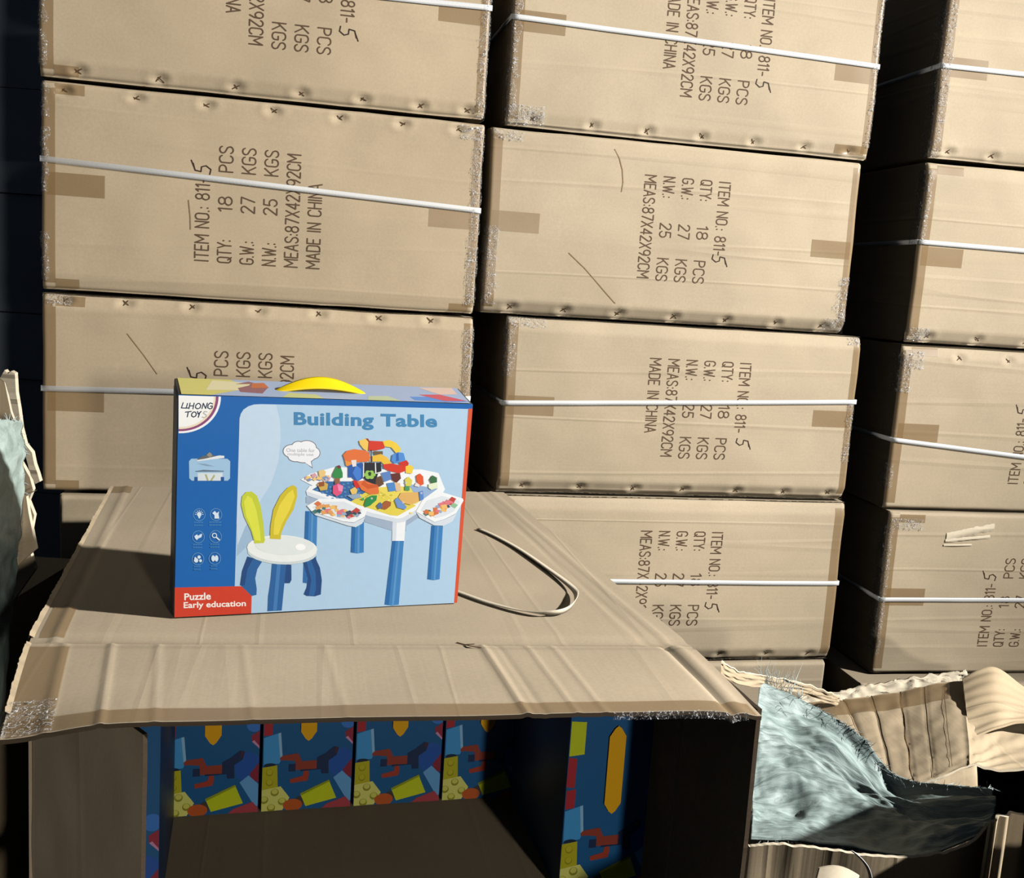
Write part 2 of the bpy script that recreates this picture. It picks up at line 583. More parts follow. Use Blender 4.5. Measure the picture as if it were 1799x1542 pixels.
    def print_text(self, x_first, z_start, way, nlines=6, smudge=None, five=True, five_shift=(0, 0)):
        """way=+1: reads upward, lines step right; way=-1: reads downward, lines step left"""
        pitch, cap, sw = .0468, .0275, .0029
        L = [[('ITEM NO.: 811-', 0, .172)],
             [('QTY:', 0, .047), ('18', .108, .138), ('PCS', .19, .242)],
             [('G.W.:', 0, .047), ('27', .108, .140), ('KGS', .19, .242)],
             [('N.W.:', 0, .047), ('25', .108, .140), ('KGS', .19, .242)],
             [('MEAS:87X42X92CM', 0, .238)],
             [('MADE IN CHINA', 0, .180)]][:nlines]
        V, F = [], []

        def put(polys, k, mat_pts=None):
            for pl in polys:
                o = len(V)
                for (s, c) in pl:
                    if way > 0:
                        x = x_first + pitch * k + .014 - c; z = z_start + s
                    else:
                        x = x_first - pitch * k - .014 + c; z = z_start - s
                    V.append(self.front(x, z, .0005))
                F.append(tuple(range(o, o + len(pl))))
        for k, segs in enumerate(L):
            for s, a, b in segs:
                put(line_polys(s, a, b, cap, sw), k)
        obj('printed_text', V, F, INK, self.root)
        if five:
            V, F = [], []
            a = .182 + five_shift[0]
            c = .004 + five_shift[1]
            put(stroke([(a + .020, c + .030), (a + .006, c + .026), (a + .004, c + .014), (a + .014, c + .013), (a + .017, c + .004), (a + .010, c - .006), (a, c - .004)], .0026), 0)
            put(stroke([(a + .007, c + .026), (a + .026, c + .034)], .0024), 0)
            obj('handwritten_digit', V, F, PEN, self.root)


def row(z, *xs): return [(x, z) for x in xs]


YL, YM, YR = .2186, .2131, .19
cart = {}
A = dict
L0 = Carton('L0', -1.004, 2.158, .3586, .92, .42, YL, seed=1, lip=(.25, 0), label='topmost carton of the left stack, cut off by the top of the photo',
            staples=row(.017, .075, .232, .385, .52, .65, .775, .88))
L1 = Carton('L1', -1.0014, 2.158, -.0714, .918, .423, YL, seed=2, lip=(.2, 0), label='carton with complete upward printed text and a strap sloping right, second in left stack',
            staples=row(.405, .045, .185, .325, .46, .60, .735, .86))
L2 = Carton('L2', -1.0, 2.157, -.4998, .918, .423, YL, seed=3, lip=(0, .35), label='carton of the left stack directly behind the blue toy box, printed text half hidden',
            staples=row(.410, .045, .165, .30, .44, .57, .70, .82))
L3 = Carton('L3', -.96, 2.15, -.925, .918, .42, YL, seed=4, label='shaded carton under the left stack, seen past the back left corner of the open carton')
M0 = Carton('M0', -.0613, 2.42, .36, .913, .42, YM, seed=5, board=BOARD_CREASED, lip=(.2, 0), label='brightly lit top carton of the middle stack, cut off by the top of the photo',
            staples=row(.018, .06, .205, .34, .475, .61, .74, .86))
M1 = Carton('M1', -.0911, 2.407, -.0663, .928, .421, YM, seed=6, board=BOARD_CREASED, lip=(.55, .1), label='strapless carton with five text lines reading downward, second in middle stack',
            staples=row(.017, .07, .20, .335, .475, .61, .745, .87))
M2 = Carton('M2', -.0278, 2.417, -.4921, .916, .422, YM, seed=7, board=BOARD_CREASED, lip=(.5, .35), label='carton with six text lines reading downward and a level strap, third in middle stack',
            staples=row(.018, .065, .205, .345, .475, .615, .745, .87), bulge=.006)
M3 = Carton('M3', -.0271, 2.404, -.9186, .92, .422, YM, seed=8, board=BOARD_CREASED, lip=(.4, .3), label='fourth carton of the middle stack, left part hidden by the open carton top',
            staples=row(.017, .47, .61, .74, .86), bulge=.006)
M4 = Carton('M4', -.035, 2.40, -1.344, .92, .422, YM, seed=9, board=BOARD_CREASED, label='bottom carton of the middle stack, only its crumpled top edge in view')
R0 = Carton('R0', 0.9677, 2.5772, 0.3726, 0.9522, 0.4347, YR, seed=10, board=BOARD_CREASED, lip=(.2, 0), label='brightly lit top carton of the right stack with film on its left edge',
            staples=row(.017, .05, .17, .30, .43))
R1 = Carton('R1', 0.9653, 2.5792, -0.0755, 0.9522, 0.4399, YR, seed=11, board=BOARD_CREASED, lip=(.4, .2), label='second carton from the top of the right stack, without visible text',
            staples=row(.017, .06, .20, .34, .47))
R2 = Carton('R2', 0.9667, 2.5947, -0.5033, 0.9522, 0.4233, YR, seed=12, board=BOARD_CREASED, lip=(0, .4), label='third carton of the right stack with film on its top left corner and sloping strap',
            staples=row(.395, .16, .30, .44))
R3 = Carton('R3', 0.9801, 2.5844, -0.9444, 0.9522, 0.4368, YR, seed=13, board=BOARD_CREASED, label='fourth carton of the right stack with torn white creases at its top edge')
R4 = Carton('R4', 0.9315, 2.5151, -1.3440, 0.9522, 0.3966, YR, seed=14, board=BOARD_CREASED, label='bottom carton of the right stack behind the crushed carton')
L4 = Carton('L4', -.99, 2.16, -1.344, .918, .415, YL, seed=15, label='floor carton at the very bottom of the left stack')

LT = Carton('LT', -1.0, 2.165, .7816, .92, .42, YL, seed=16, label='unseen carton added on top of the left stack to shade the back wall')  # out of view; added to keep the side lamp off the back wall
for c in (L0, L1, L2, M0, M1, M2, M3, R0, R1, R2, R3):
    c.staples()

L0.print_text(.611, .343, -1)
L1.print_text(.320, .080, 1)
L2.print_text(.318, .075, 1, five_shift=(-.004, 0))
M0.print_text(.612, .342, -1)
M1.print_text(.573, .343, -1, 5, five_shift=(-.01, 0))
M2.print_text(.605, .340, -1, five_shift=(.006, .01))
M3.print_text(.570, .341, -1, 5)
R2.print_text(.358, .075, 1)
R3.print_text(.313, .076, 1, five_shift=(0, .006))

L0.strap(.215, .236, sides='')
L1.strap(.266, .232, mat=STRAP_FADE)
L2.strap(.221, .236, mat=STRAP_FADE)
M0.strap(.236, .222)
M2.strap(.217, .256)
M3.strap(.216, .209)
R0.strap(.214, .217)
R1.strap(.246, .24)
R2.strap(.179, .10)
R3.strap(.203, .209)

for c, zl, zr in ((L0, .22, .218), (L1, .218, .21), (L2, .197, .21), (M0, .23, .2), (M1, .212, .205), (M2, .213, .21), (R0, .214, None),
                  (R1, .213, None), (R2, .199, None), (R3, .21, None)):
    c.patch('packing_tape', .012, .125, zl - .023, zl + .023, TAPE, .0006)
    c.edge_tape('L')
    if zr:
        c.patch('packing_tape', c.w - .115, c.w - .01, zr - .021, zr + .021, TAPE, .0006)
        c.edge_tape('R', wd=.022)
M3.edge_tape('R', wd=.03)
for c in (L1, L2, L0):
    c.patch('packing_tape', .028, .085, c.h - .026, c.h - .004, TAPE, .0006)
    c.patch('packing_tape', .028, .075, .004, .024, TAPE, .0006)
for c in (R1, R2, R3):
    c.patch('packing_tape', .028, .10, c.h - .028, c.h - .006, TAPE, .0006)
L1.patch('packing_tape', .86, .905, .004, .022, TAPE, .0006)
M0.patch('packing_tape', .82, .90, .01, .032, TAPE, .0006)

for z0, z1 in ((.10, .17), (.02, .09)): L0.film('L', z0, z1, .016)
L0.film('L', .18, .26, .014)
for z0, z1 in ((.35, .42), (.27, .33), (.20, .26), (.02, .12)): L1.film('L', z0, z1, .016)
L1.film('R', .02, .40, .022); L0.film('R', .0, .30, .018); L2.film('R', .24, .40, .020)
L1.corner_knot(.89, .40, .05, .035)
L2.corner_knot(.035, .41, .05, .022)
M0.film('L', .02, .40, .02); M0.film('R', .03, .40, .014); M0.corner_knot(.045, .025, .09, .045)
M1.film('L', .02, .2, .03); M1.film('R', .02, .14, .03); M1.corner_knot(.90, .02, .06, .035); M1.corner_knot(.04, .405, .07, .025)
M2.film('L', .28, .42, .022); M2.corner_knot(.895, .41, .035, .02); M2.film('R', .1, .25, .02); M2.corner_knot(.05, .41, .09, .022)
R0.film('L', .0, .42, .026); R1.film('L', .24, .42, .016); R1.corner_knot(.03, .02, .06, .035)
R2.film('L', .30, .40, .028); R2.corner_knot(.03, .385, .06, .045); R2.film('L', .05, .12, .012)
R3.corner_knot(.05, .405, .09, .03); R3.film('L', .05, .4, .014)

SCORE = flat((150, 126, 94), .8, .2, 'score_line')


def score(c, pts, w):
    V, F = [], []
    for pl in stroke(pts, w):
        o = len(V)
        V += [c.front(x, z, .0007) for x, z in pl]
        F.append(tuple(range(o, o + len(pl))))
    obj('scuff_line', V, F, SCORE, c.root)


score(M1, [(.292, .395), (.305, .375), (.314, .350), (.318, .322), (.316, .30)], .0022)
score(M1, [(.200, .150), (.24, .118), (.29, .070), (.335, .028)], .0020)
score(L1, [(.292, .205), (.296, .17), (.297, .145)], .0020)
score(L2, [(.17, .345), (.205, .300), (.232, .262)], .0016)
score(R0, [(.395, .182), (.40, .178)], .004)
# the torn, white-edged creases on the top of the fourth right carton
TORNW = cardboard('split_paper_edge', (222, 208, 182), 'z', .9, .5)
for k, (x0, z0, x1, z1, th) in enumerate(((.165, .374, .30, .402, .020), (.163, .362, .29, .376, .010), (.16, .350, .24, .353, .006))):
    def fn(a, b, x0=x0, z0=z0, x1=x1, z1=z1, th=th):
        x = x0 + (x1 - x0) * a
        z = z0 + (z1 - z0) * a + th * (b - .5) * (1 + .4 * noise.noise((a * 9, k, 1)))
        return R3.front(x, z, .0008 + .004 * math.sin(math.pi * b) * (.4 + .6 * math.sin(math.pi * a)))
    V, F = grid(fn, 20, 6)
    obj('torn_crease', V, F, TORNW, R3.root, smooth=True)

# ------------------------------------------------------------------ open carton in the foreground
ZT = HC - .462          # top of the open carton
Z0 = HC - .868          # its underside
c00 = Vector((-.566, 1.183, 0)); c10 = Vector((.259, 1.328, 0)); c01 = Vector((-.817, 2.075, 0)); c11 = Vector((-.011, 2.277, 0))
oc = empty('open_carton', ((c00 + c10) / 2).to_tuple()[:2] + (Z0,), .21,
           'open cardboard carton lying on its side in front, toy box on its top', 'carton')
OCI = Matrix.LocRotScale(oc.location, oc.rotation_euler, None).inverted()


def quad(s, t, z):
    p = (c00 * (1 - s) + c10 * s) * (1 - t) + (c01 * (1 - s) + c11 * s) * t
    return Vector((p.x, p.y, z))


def ridge(s, lst):
    return sum(a * math.exp(-((s - c) / w) ** 2) for c, w, a in lst)


def oc_top(s, t):
    z = ZT + .0016 * noise.noise((s * 4, t * 4, 3)) - .003 * math.exp(-((t - .012) / .012) ** 2)
    z += ridge(s, [(.035, .006, .002), (.965, .005, .0015), (.93, .005, -.0012)])
    return OCI @ quad(s, t, z)


TH = .006
v, f, s0 = slab(oc_top, lambda s, t: (0, 0, 1), 140, 70, TH)
side = lambda a, b, zt, zb, off: None


def wall(p, q, z0, z1, t, nrm):
    n = nrm.normalized() * t
    vs = [Vector((p.x, p.y, z0)), Vector((q.x, q.y, z0)), Vector((q.x, q.y, z1)), Vector((p.x, p.y, z1))]
    vs += [a + n for a in vs]
    return [OCI @ a for a in vs], [(0, 1, 2, 3), (7, 6, 5, 4), (0, 4, 5, 1), (1, 5, 6, 2), (2, 6, 7, 3), (3, 7, 4, 0)]


wl = wall(c00, c01, Z0, ZT - TH, .006, Vector((1, .2, 0)))
wr = wall(c10, c11, Z0, ZT - TH, .006, Vector((-1, -.2, 0)))
wb = wall(c01, c11, Z0, ZT - TH, .006, Vector((.2, -1, 0)))
fl = ([OCI @ quad(s, t, z) for z in (Z0, Z0 + .006) for s, t in ((0, 0), (1, 0), (1, 1), (0, 1))],
      [(0, 3, 2, 1), (4, 5, 6, 7), (0, 1, 5, 4), (1, 2, 6, 5), (2, 3, 7, 6), (3, 0, 4, 7)])
V, F = merge((v, f), wl, wr, wb, fl)
obj('body', V, F, BOARD_TOP, oc, smooth=False)

# top flap: hinged along the front edge, drooping at its left corner
fc0 = Vector((-.492, .968, 0)); fc1 = Vector((.310, 1.134, 0))


def flap_top(s, t):                      # t: 0 hinge .. 1 free edge
    a = c00 * (1 - s) + c10 * s
    b = fc0 * (1 - s) + fc1 * s
    p = a * (1 - t) + b * t
    z = ZT - .003 * math.exp(-((t - .02) / .03) ** 2) - t * .004
    z -= t * t * (.016 * math.exp(-(s / .09) ** 2) + .008 * math.exp(-((1 - s) / .05) ** 2))
    z += .0016 * noise.noise((s * 6, t * 3, 9)) * t
    z += ridge(s, [(.115, .005, .0018), (.18, .005, .0008), (.66, .005, .0022), (.685, .004, -.0008), (.73, .004, .0010), (.77, .004, .0009),
                   (.955, .006, -.0032), (.975, .010, .002), (.05, .006, .0012), (.30, .005, .0005), (.42, .005, .0004)])
    p.z = z
    return OCI @ p


v, f, s0 = slab(flap_top, lambda s, t: (0, 0, 1), 240, 30, .005)
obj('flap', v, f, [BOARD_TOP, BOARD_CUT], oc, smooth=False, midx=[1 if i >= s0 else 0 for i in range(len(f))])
tp, tf = grid(lambda a, b: flap_top(a * .99 + .005, .86 + .135 * b) + Vector((0, 0, .0008)), 200, 4)
obj('packing_tape', tp, tf, TAPE, oc, smooth=True)
tp, tf = grid(lambda a, b: flap_top(.004 + a * .055, .06 + .9 * b) + Vector((0, 0, .0009)), 12, 20)
obj('packing_tape', tp, tf, TAPE, oc, smooth=True)
tp, tf = grid(lambda a, b: flap_top(.0 + a * .06, .7 + .3 * b) + Vector((0, 0, .0025 + .002 * noise.noise((a * 9, b * 9, 5)))), 16, 16)
obj('corner_film', tp, tf, FILM, oc, smooth=True)
tp, tf = grid(lambda a, b: flap_top(.78 + a * .20, 1.0) + Vector((0, -.0025 + .0018 * noise.noise((a * 90, b * 5, 2)), .002 - .010 * b + .0015 * noise.noise((a * 80, b * 4, 1)))), 120, 6)
obj('edge_film', tp, tf, FILM, oc, smooth=True)
tp, tf = grid(lambda a, b: oc_top(.012 + a * .035, .02 + .12 * b) + Vector((0, 0, .0009)), 8, 14)
obj('packing_tape', tp, tf, TAPE, oc, smooth=True)
tp, tf = grid(lambda a, b: oc_top(.0 + a * .05, .93 + .065 * b) + Vector((0, 0, .0009)), 8, 8)
obj('packing_tape', tp, tf, TAPE, oc, smooth=True)


def panel(hinge, end, zt, zb, t, nrm, mats, wave=0, cut_top=None):
    n = nrm.normalized()

    def fn(a, b):
        p = hinge * (1 - a) + end * a
        top = zt if not callable(zt) else zt(a)
        z = zb + (top - zb) * b
        q = Vector((p.x, p.y, z)) + n * (wave * noise.noise((a * 4, b * 4, 2)))
        return OCI @ q
    nl = (OCI.to_3x3() @ n)
    v, f, s0 = slab(fn, lambda a, b: nl, 40, 30, t)
    return obj('flap', v, f, mats, oc, midx=[1 if i >= s0 else 0 for i in range(len(f))])


# left flap swung half inwards, right flap pointing forwards, bottom flap hanging
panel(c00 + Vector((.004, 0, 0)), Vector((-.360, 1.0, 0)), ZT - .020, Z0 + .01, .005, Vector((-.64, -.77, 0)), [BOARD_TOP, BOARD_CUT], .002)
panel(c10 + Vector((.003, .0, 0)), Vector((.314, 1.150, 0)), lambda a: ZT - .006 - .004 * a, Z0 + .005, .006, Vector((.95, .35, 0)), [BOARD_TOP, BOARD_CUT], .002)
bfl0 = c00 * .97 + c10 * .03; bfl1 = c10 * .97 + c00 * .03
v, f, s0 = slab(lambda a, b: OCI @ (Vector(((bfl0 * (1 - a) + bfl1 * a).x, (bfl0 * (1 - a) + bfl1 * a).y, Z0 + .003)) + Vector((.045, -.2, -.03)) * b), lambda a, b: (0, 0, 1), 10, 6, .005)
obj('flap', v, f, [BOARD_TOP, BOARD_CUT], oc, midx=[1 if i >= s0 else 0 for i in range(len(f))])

# ragged side-board edges
def ragged(sfun, n, amp, seed, w0):
    rnd = random.Random(seed)
    V, F = [], []
    for i in range(n + 1):
        t = i / n
        p = sfun(t)
        o = amp * (.4 + .6 * abs(noise.noise((t * 14, seed, 0)))) + rnd.uniform(-.001, .001)
        V += [p + Vector((0, 0, -.014)), p + Vector((-o, 0, -.004 + rnd.uniform(-.001, .001))), p + Vector((-o * .55, 0, .0035 + rnd.uniform(-.0012, .0012))), p + Vector((w0, 0, .001))]
        if i:
            k = i * 4
            for j in range(3):
                F.append((k - 4 + j, k - 3 + j, k + 1 + j, k + j))
    return V, F


V, F = ragged(lambda t: oc_top(0, .02 + .97 * t), 120, .007, 5, .004)
obj('torn_edge', V, F, BOARD_TORN, oc)
V, F = ragged(lambda t: flap_top(0, .0 + .8 * t), 40, .006, 6, .004)
obj('torn_edge', V, F, BOARD_TORN, oc)
# puncture on the crease
V, F = [], []
for pl in stroke([(.625, .012), (.64, -.006), (.655, -.012)], .004) + stroke([(.635, .0), (.65, .006)], .003):
    o = len(V)
    V += [oc_top(x, max(z, 0)) + Vector((0, min(z, 0), .0012)) for x, z in pl]
    F.append(tuple(range(o, o + len(pl))))
obj('puncture', V, F, DENT, oc)

# carton below it
sup = Carton('under', -.59, 1.22, -1.344, .87, .474, .21, d=.92, seed=31, label='carton on the floor that carries the open carton', group='floor cartons')

# ------------------------------------------------------------------ flat artwork
class Art:
    def __init__(self, fn, step=.00006):
        self.fn, self.V, self.F, self.M, self.mi, self.step, self.n = fn, [], [], [], [], step, 0

    def lift(self, layer):              # ink on ink: every printed shape lies a hair above the last
        self.n += 1
        return layer * self.step + self.n * 1.2e-6

    def idx(self, mat):
        if mat not in self.M: self.M.append(mat)
        return self.M.index(mat)

    def poly(self, pts, rgb, layer, rough=.42):
        m = self.idx(flat(rgb, rough, .45))
        o = len(self.V)
        z = self.lift(layer)
        self.V += [self.fn(x, y, z) for x, y in pts]
        for t in tessellate_polygon([[Vector((x, y, 0)) for x, y in pts]]):
            self.F.append(tuple(o + i for i in t)); self.mi.append(m)

    def ell(self, x, y, rx, ry, rgb, layer, a=0, n=26):
        ca, sa = math.cos(math.radians(a)), math.sin(math.radians(a))
        self.poly([(x + rx * math.cos(2 * math.pi * k / n) * ca - ry * math.sin(2 * math.pi * k / n) * sa,
                    y + rx * math.cos(2 * math.pi * k / n) * sa + ry * math.sin(2 * math.pi * k / n) * ca) for k in range(n)], rgb, layer)

    def line(self, pts, w, rgb, layer):
        m = self.idx(flat(rgb, .42, .45))
        h = w / 2
        for (a, b) in zip(pts, pts[1:]):
            dx, dy = b[0] - a[0], b[1] - a[1]
            l = math.hypot(dx, dy) or 1
            nx, ny = -dy / l * h, dx / l * h
            o = len(self.V)
            z = self.lift(layer)
            self.V += [self.fn(x, y, z) for x, y in ((a[0] + nx, a[1] + ny), (b[0] + nx, b[1] + ny), (b[0] - nx, b[1] - ny), (a[0] - nx, a[1] - ny))]
            self.F.append((o, o + 1, o + 2, o + 3)); self.mi.append(m)
        for p in pts:
            o = len(self.V)
            z = self.lift(layer)
            self.V += [self.fn(p[0] + h * math.cos(k * math.pi / 4), p[1] + h * math.sin(k * math.pi / 4), z) for k in range(8)]
            self.F.append(tuple(range(o, o + 8))); self.mi.append(m)

    def text(self, s, q, rgb, layer, bold=.0, spacing=1.0):
        """set s so that its box fills quad q = (top-left, top-right, bottom-right, bottom-left)"""
        cu = bpy.data.curves.new('t', 'FONT')
        cu.body = s
        cu.offset = bold
        cu.space_character = spacing
        cu.resolution_u = 4
        to = bpy.data.objects.new('t', cu)
        COL.objects.link(to)
        dg = bpy.context.evaluated_depsgraph_get()
        me = bpy.data.meshes.new_from_object(to.evaluated_get(dg))
        xs = [v.co.x for v in me.vertices]; ys = [v.co.y for v in me.vertices]
        x0, x1, y0, y1 = min(xs), max(xs), min(ys), max(ys)
        m = self.idx(flat(rgb, .42, .45))
        o = len(self.V)
        z = self.lift(layer)
        for v in me.vertices:
            a = (v.co.x - x0) / (x1 - x0); b = (y1 - v.co.y) / (y1 - y0)
            x = (q[0][0] * (1 - a) + q[1][0] * a) * (1 - b) + (q[3][0] * (1 - a) + q[2][0] * a) * b
            y = (q[0][1] * (1 - a) + q[1][1] * a) * (1 - b) + (q[3][1] * (1 - a) + q[2][1] * a) * b
            self.V.append(self.fn(x, y, z))
        for p in me.polygons:
            self.F.append(tuple(o + i for i in p.vertices)); self.mi.append(m)
        bpy.data.objects.remove(to); bpy.data.curves.remove(cu); bpy.data.meshes.remove(me)

    def build(self, name, parent):
        return obj(name, self.V, self.F, self.M, parent, midx=self.mi, fix=False)


def homog(src, dst):
    M = []
    for (x, y), (u, v) in zip(src, dst):
        M.append([x, y, 1, 0, 0, 0, -u * x, -u * y, u]); M.append([0, 0, 0, x, y, 1, -v * x, -v * y, v])
    n = 8
    for i in range(n):
        p = max(range(i, n), key=lambda r: abs(M[r][i])); M[i], M[p] = M[p], M[i]
        for r in range(n):
            if r != i:
                k = M[r][i] / M[i][i]
                M[r] = [a - k * b for a, b in zip(M[r], M[i])]
    h = [M[i][8] / M[i][i] for i in range(n)]
    return lambda x, y: ((h[0] * x + h[1] * y + h[2]) / (h[6] * x + h[7] * y + 1), (h[3] * x + h[4] * y + h[5]) / (h[6] * x + h[7] * y + 1))


# ------------------------------------------------------------------ the toy box on top
TW, THh, TD = .392, .298, .105
toy_a = Vector((-.429, 1.2987, HC - .4605)); toy_yaw = .3703; LEAN = .06
tb = empty('toy_box', toy_a, toy_yaw, 'blue picture box with yellow handle standing on the open carton', 'toy box')
tb.rotation_euler = (LEAN, 0, toy_yaw)


def rounded(x0, x1, y0, y1, z0, z1, r):
    bm = bmesh.new()
    bmesh.ops.create_cube(bm, size=1)
    for v in bm.verts:
        v.co = Vector((x0 + (x1 - x0) * (v.co.x + .5), y0 + (y1 - y0) * (v.co.y + .5), z0 + (z1 - z0) * (v.co.z + .5)))
    bmesh.ops.bevel(bm, geom=bm.edges[:], offset=r, segments=2, affect='EDGES', profile=.5)
    V = [v.co.copy() for v in bm.verts]
    bm.verts.index_update()
    F = [tuple(v.index for v in f.verts) for f in bm.faces]
    bm.free()
    return V, F


BL = (16, 98, 174)
V, F = rounded(0, TW, 0, TD, 0, THh, .0018)
for p in V:                              # the top right corner sits a little lower, the back is a little wider
    p.z -= .004 * (p.x / TW) * (p.z / THh)
    p.x += .012 * (p.y / TD) * (p.x / TW)
    if p.z > .25: p.z += .004 * p.y / TD
obj('body', V, F, flat((58, 62, 66), .5, .4, 'toy_box_board'), tb)
zc = lambda x, y: ((111.7, 136.5), (1712, 186), (1622, 1275), (77.5, 1355))
HM = homog(((111.7, 136.5), (1712, 186), (1622, 1275), (77.5, 1355)), ((.001, .297), (.391, .293), (.391, .001), (.001, .001)))


def face(x, y, off):
    u, w = HM(x, y)
    return Vector((min(max(u, .0005), TW - .0005), -.0002 - off, min(max(w, .0005), .2985 - .004 * u / TW)))


bg = Art(face)
bg.poly([(105, 130), (900, 152), (1715, 182), (1622, 1276), (77, 1356)], BL, 0)
bg.build('front_panel', tb)
a = Art(face)
a.poly([(1688, 206), (1716, 207), (1634, 1275), (1606, 1278)], (214, 84, 52), 1)
a.build('red_border', tb)
a = Art(face)
pan = [(408, 1184), (420, 850), (440, 260), (447, 235), (462, 212), (488, 194), (520, 184), (560, 182), (1100, 193), (1690, 208), (1606, 1279), (900, 1312), (497, 1334)]
a.poly(pan, (176, 206, 230), 1)
a.poly([(441, 262), (448, 235), (463, 212), (489, 194), (521, 184), (560, 183), (640, 184), (660, 270), (664, 380), (650, 500), (610, 620), (540, 730), (470, 850), (424, 960), (420, 840)], (196, 216, 236), 2)
a.poly([(424, 960), (470, 850), (520, 830), (570, 900), (480, 960), (420, 1020)], (160, 188, 214), 2)
a.build('pale_panel', tb)
a = Art(face)
a.poly([(79, 1192), (430, 1184), (462, 1186), (484, 1198), (496, 1218), (500, 1240), (497, 1334), (77, 1356)], (206, 62, 40), 3)
a.text('Puzzle', ((132, 1224), (277, 1218), (277, 1258), (132, 1262)), (248, 240, 232), 4, .022)
a.text('Early education', ((128, 1272), (468, 1262), (468, 1304), (128, 1316)), (248, 240, 232), 4, .022)
a.build('red_label', tb)
a = Art(face)
q = lambda rx, ry: [(108, 134)] + [(108 + rx * math.cos(math.radians(t)), 134 + rx * .03 * math.cos(math.radians(t)) + ry * math.sin(math.radians(t))) for t in range(0, 93, 6)]
a.poly(q(232, 208), (244, 244, 246), 3)
a.poly(q(219, 197), (140, 72, 118), 4)
a.poly(q(204, 185), (238, 222, 196), 5)
a.poly(q(193, 174), (246, 246, 244), 6)


def scrawl(pl, w=5.5, rgb=(28, 48, 72), L=7): a.line(pl, w, rgb, L)


for g in ([(134, 174), (124, 203), (150, 204), (158, 178)], [(150, 204), (162, 203)],
          [(172, 176), (165, 207)], [(194, 176), (187, 208)], [(168, 192), (190, 191)],
          [(214, 178), (203, 188), (201, 202), (212, 208), (226, 202), (230, 188), (222, 178), (214, 178)],
          [(236, 207), (244, 177), (256, 206), (266, 176)],
          [(294, 180), (282, 175), (270, 186), (268, 202), (280, 208), (291, 203), (293, 192), (282, 193)]):
    scrawl(g)
for g in ([(146, 226), (178, 222)], [(162, 224), (156, 252)],
          [(190, 225), (180, 235), (180, 247), (190, 253), (202, 247), (206, 234), (199, 225), (190, 225)],
          [(212, 222), (216, 236), (232, 222)], [(224, 230), (216, 254)]):
    scrawl(g)
scrawl([(264, 224), (250, 222), (244, 231), (258, 240), (260, 250), (246, 256), (238, 252)], 5, (190, 186, 176))
a.build('round_logo', tb)
a = Art(face)
a.text('Building Table', ((737, 225), (1518, 240), (1518, 330), (737, 318)), (66, 134, 182), 4, .034, 1.06)
a.build('title_lettering', tb)
# the small table picture and the six round icons of the blue band
a = Art(face)
a.poly([(176, 482), (372, 482), (388, 496), (386, 590), (374, 603), (178, 603), (164, 590), (163, 496)], (160, 196, 226), 3)
a.poly([(200, 486), (330, 464), (356, 466), (356, 478), (300, 484), (210, 496)], (228, 232, 236), 4)
a.poly([(200, 490), (240, 466), (300, 462), (310, 468), (250, 482)], (96, 100, 104), 5)
a.poly([(258, 462), (274, 446), (284, 452), (292, 464), (276, 474)], (150, 140, 126), 6)
a.poly([(196, 550), (240, 543), (352, 548), (354, 553), (200, 554)], (96, 116, 136), 4)
a.poly([(205, 508), (250, 510), (304, 524), (260, 522)], (134, 160, 186), 4)
a.poly([(210, 560), (345, 560), (345, 603), (210, 603)], (214, 224, 230), 4)
a.poly([(192, 582), (210, 582), (210, 604), (192, 604)], (30, 84, 150), 5)
a.poly([(336, 582), (354, 582), (354, 604), (336, 604)], (30, 84, 150), 5)
for g in ([(250, 568), (258, 566), (270, 600), (262, 603)], [(300, 568), (304, 578), (288, 603), (278, 603)]):
    a.poly(g, (176, 176, 120), 6)
a.build('table_vignette', tb)
a = Art(face)
IC = (214, 230, 244)
for k, (x, y) in enumerate(((217, 790), (308, 789), (211, 912), (305, 910), (208, 1033), (300, 1030))):
    a.line([(x + 32 * math.cos(t * math.pi / 12), y + 33 * math.sin(t * math.pi / 12)) for t in range(25)], 2.2, (120, 170, 214), 3)
    if k == 0:
        a.ell(x, y - 2, 12, 13, IC, 3); a.poly([(x - 7, y + 8), (x + 7, y + 8), (x + 3, y + 20), (x - 3, y + 20)], IC, 3)
        for t in range(0, 7):
            b = math.radians(180 + 30 * t); a.line([(x + 16 * math.cos(b), y - 2 + 16 * math.sin(b)), (x + 22 * math.cos(b), y - 2 + 22 * math.sin(b))], 3, IC, 3)
    elif k == 1:
        a.poly([(x - 20, y - 8), (x - 6, y - 20), (x + 4, y - 8), (x + 18, y - 18), (x + 14, y - 2), (x + 18, y + 22), (x - 8, y + 22), (x - 8, y + 4)], IC, 3)
    elif k == 2:
        a.poly([(x - 22, y - 4), (x - 8, y - 14), (x, y - 6), (x + 10, y - 14), (x + 22, y - 18), (x + 16, y + 2), (x, y + 8), (x - 8, y + 18), (x - 18, y + 8)], IC, 3)
    elif k == 3:
        a.line([(x - 6 + 12 * math.cos(t * math.pi / 6), y - 6 + 12 * math.sin(t * math.pi / 6)) for t in range(13)], 5, IC, 3)
        a.line([(x + 4, y + 4), (x + 20, y + 18)], 8, IC, 3)
    elif k == 4:
        for dx, dy, r in ((-10, 8, 12), (6, -10, 9), (14, 10, 8), (-14, -4, 6)): a.ell(x + dx, y + dy, r, r, IC, 3)
    else:
        a.ell(x - 9, y, 10, 17, IC, 3); a.ell(x + 9, y, 10, 17, IC, 3)
    for j, dy in enumerate((42, 58)):
        wd = (26, 34, 26, 26, 18, 18)[k]
        for i in range(4):
            a.line([(x - 4 - wd + i * wd / 2 + 2, y + dy), (x - 4 - wd + (i + 1) * wd / 2 - 3, y + dy)], 5, (70, 132, 190), 3)
a.build('icon_row', tb)
